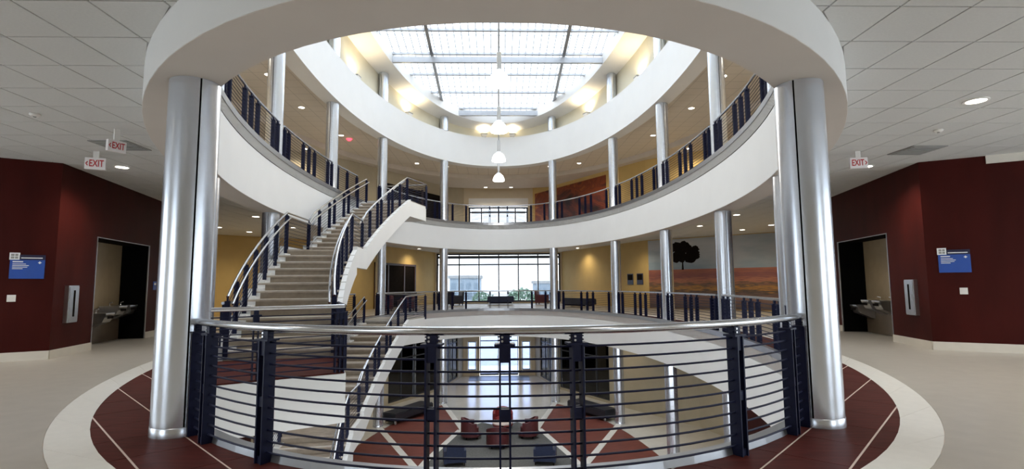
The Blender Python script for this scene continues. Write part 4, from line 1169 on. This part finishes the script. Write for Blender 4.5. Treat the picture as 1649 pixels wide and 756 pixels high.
# lounge by the far window of the camera level
lg = 'lounge seats by the wide window'
square_chair(-2.75, 34.6, 0, math.radians(-70), 'blkfab', 'black armchair at the left end of the wide lounge window', lg)
square_chair(-3.35, 33.6, 0, math.radians(-40), 'blkfab', 'black armchair in front of the left window jamb', lg)
square_chair(2.85, 35.0, 0, math.radians(70), 'redfab', 'dark maroon armchair at the right end of the lounge window', lg)
bench(.12, 35.1, 0, 0, 1.75, .7, .50, 'blufab', 'dark blue backless bench before the wide lounge window', lg)
bench(4.55, 30.2, 0, math.radians(-62), 2.3, .7, .46, 'blkfab', 'long black bench against the right ochre wall', lg, 0)
tub_chair(-4.9, 28.6, 0, math.radians(-20), 'redfab', 'maroon tub chair outside the left glazed doors', lg, .8)
tub_chair(-5.8, 27.3, 0, math.radians(-30), 'redfab', 'maroon tub chair nearer the stair, outside the glazed doors', lg, .8)
tb = thing('lounge_table', 'dark low table between the maroon chairs by the left doors', 'table', (-4.7, 27.2, 0))
MB().box(-.45, .45, -.3, .3, .50, .55).build('table_top', 'wood', tb)
for sx in (-1, 1):
    for sy in (-1, 1): MB().box(sx*.4-.025, sx*.4+.025, sy*.25-.025, sy*.25+.025, 0, .5).build('leg', 'wood', tb)
square_chair(1.1, 35.2, F2F, math.radians(120), 'blufab', 'blue chair at the upper gallery window', 'upper lounge')
# dim furnishings behind the ground floor glazing are left to the dark room

# ------------------------------------------------------------------ ground floor pattern
def flat(poly, z, name, m, h=.006, parent=f1):
    return MB().prism(poly, z, z+h).build(name, m, parent)
def bandline(a, b, w_, z=G+.006, name='white_band', m='cream'):
    a, b = Vector(a), Vector(b); d = (b-a).normalized(); n = Vector((-d[1], d[0]))*w_/2
    flat([tuple(a-n), tuple(b-n), tuple(b+n), tuple(a+n)], z, name, m, .005)
CP = [(1.50, 22.1), (2.35, 18.4), (2.75, 15.97), (2.35, 13.5), (1.50, 9.8)]
ring_in = -.15
for sx in (1, -1):
    # red field inside the oval, from the axis column to the mirrored one
    t0, t1 = ovt(COLS[5][0], COLS[5][1]), ovt(COLS[0][0], COLS[0][1])
    arc = [ov(ring_in, t0+(t1-t0)*k/40) for k in range(41)]
    inner = [(CP[-1][0]+.14, CP[-1][1])]+[(p[0]+.22, p[1]) for p in CP[-2:0:-1]]+[(CP[0][0]+.14, CP[0][1])]
    poly = arc+inner
    poly = [(sx*p[0], p[1]) for p in poly]
    if sx > 0: poly = poly[::-1]
    flat(poly, G, 'red_field', 'gred', .006)
    arc2 = [ov(.35, t0+(t1-t0)*k/40) for k in range(41)]
    for k in range(5):
        a, b = COLS[k], COLS[k+1]
    tgt = [CP[4], (2.6, 14.6), (2.85, 15.3), (2.85, 16.6), (2.62, 17.4), CP[0]]
    for k in range(6):
        a = COLS[k]; b = tgt[k]; bandline((sx*a[0], a[1]), (sx*b[0], b[1]), .24, z=G+.007)
    for a, b in zip(CP, CP[1:]): bandline((sx*(a[0]+.1), a[1]), (sx*(b[0]+.1), b[1]), .26, z=G+.009)
cpoly = [(-p[0], p[1]) for p in CP]+[(0, 9.0)]+[p for p in CP[::-1]]+[(.75, 23.2), (0, 22.6), (-.75, 23.2)]
flat(cpoly[::1], G, 'carpet', 'carpet', .02)

# ------------------------------------------------------------------ outside
struct(MB().box(-90, 90, 38.9, 200, -5.2, -4.75).build('ground_outside', 'ext'), 'pale pavement outside the windows', 'ground')
def building(x, y, w_, d, h, label, nx, nz):
    b = thing('building', label, 'building', (x, y, -4.75), 0, 'buildings outside')
    MB().box(-w_/2, w_/2, 0, d, 0, h).build('walls', 'extb', b); MB().box(-w_/2-.3, w_/2+.3, -.3, d, h, h+.5).build('parapet', 'ext', b)
    me = None
    for i in range(nx):
        for j in range(nz):
            cx = -w_/2+(i+.5)*w_/nx; cz = 1.5+(j+.5)*(h-2)/nz
            if me is None: o = MB().box(-w_/nx*.3, w_/nx*.3, -.06, 0, -(h-2)/nz*.3, (h-2)/nz*.3).build('window', 'extw', b); me = o.data
            else: o = link('window', me, b)
            o.location = (cx, 0, cz)
building(-6.0, 95, 5.4, 8, 7.3, 'pale blue office block outside, left half of the lounge window', 4, 3)
building(9.2, 98, 4.6, 8, 6.3, 'lower pale building outside, right end of the lounge window', 4, 2)
def tree(x, y, h, r, label):
    t = thing('tree', label, 'tree', (x, y, -4.75), 0, 'trees outside')
    MB().tube([(0, 0, 0), (0, 0, h*.6)], .15, 8).build('trunk', 'bark', t)
    m = MB(); R = random.Random(int(x*10+y))
    for k in range(260):
        a = R.uniform(0, 6.28); u = R.uniform(-1, 1); q = R.uniform(.55, 1)**.5
        c = Vector((math.cos(a)*math.sqrt(1-u*u)*r*q, math.sin(a)*math.sqrt(1-u*u)*r*q, h*.68+u*r*.8*q)); s = r*.17
        e = [Vector((R.uniform(-1, 1), R.uniform(-1, 1), R.uniform(-1, 1)))*s for _ in range(3)]
        m.add([c+e[0], c+e[1], c+e[2], c-e[0]], [(0, 1, 2), (0, 2, 3), (1, 2, 3), (0, 1, 3)])
    m.build('crown', 'leaf', t)
for x, y, h, r, lb in ((-13.5, 80, 6.2, 2.6, 'at the far left of the lounge window'), (-7.0, 70, 4.9, 1.8, 'in front of the pale blue block'), (3.4, 78, 5.6, 2.2, 'just right of the window centre'), (9.5, 74, 4.9, 1.9, 'towards the right of the window'), (-2.5, 84, 5.2, 1.8, 'just left of the window centre')):
    tree(x, y, h, r, 'small pale tree outside '+lb)
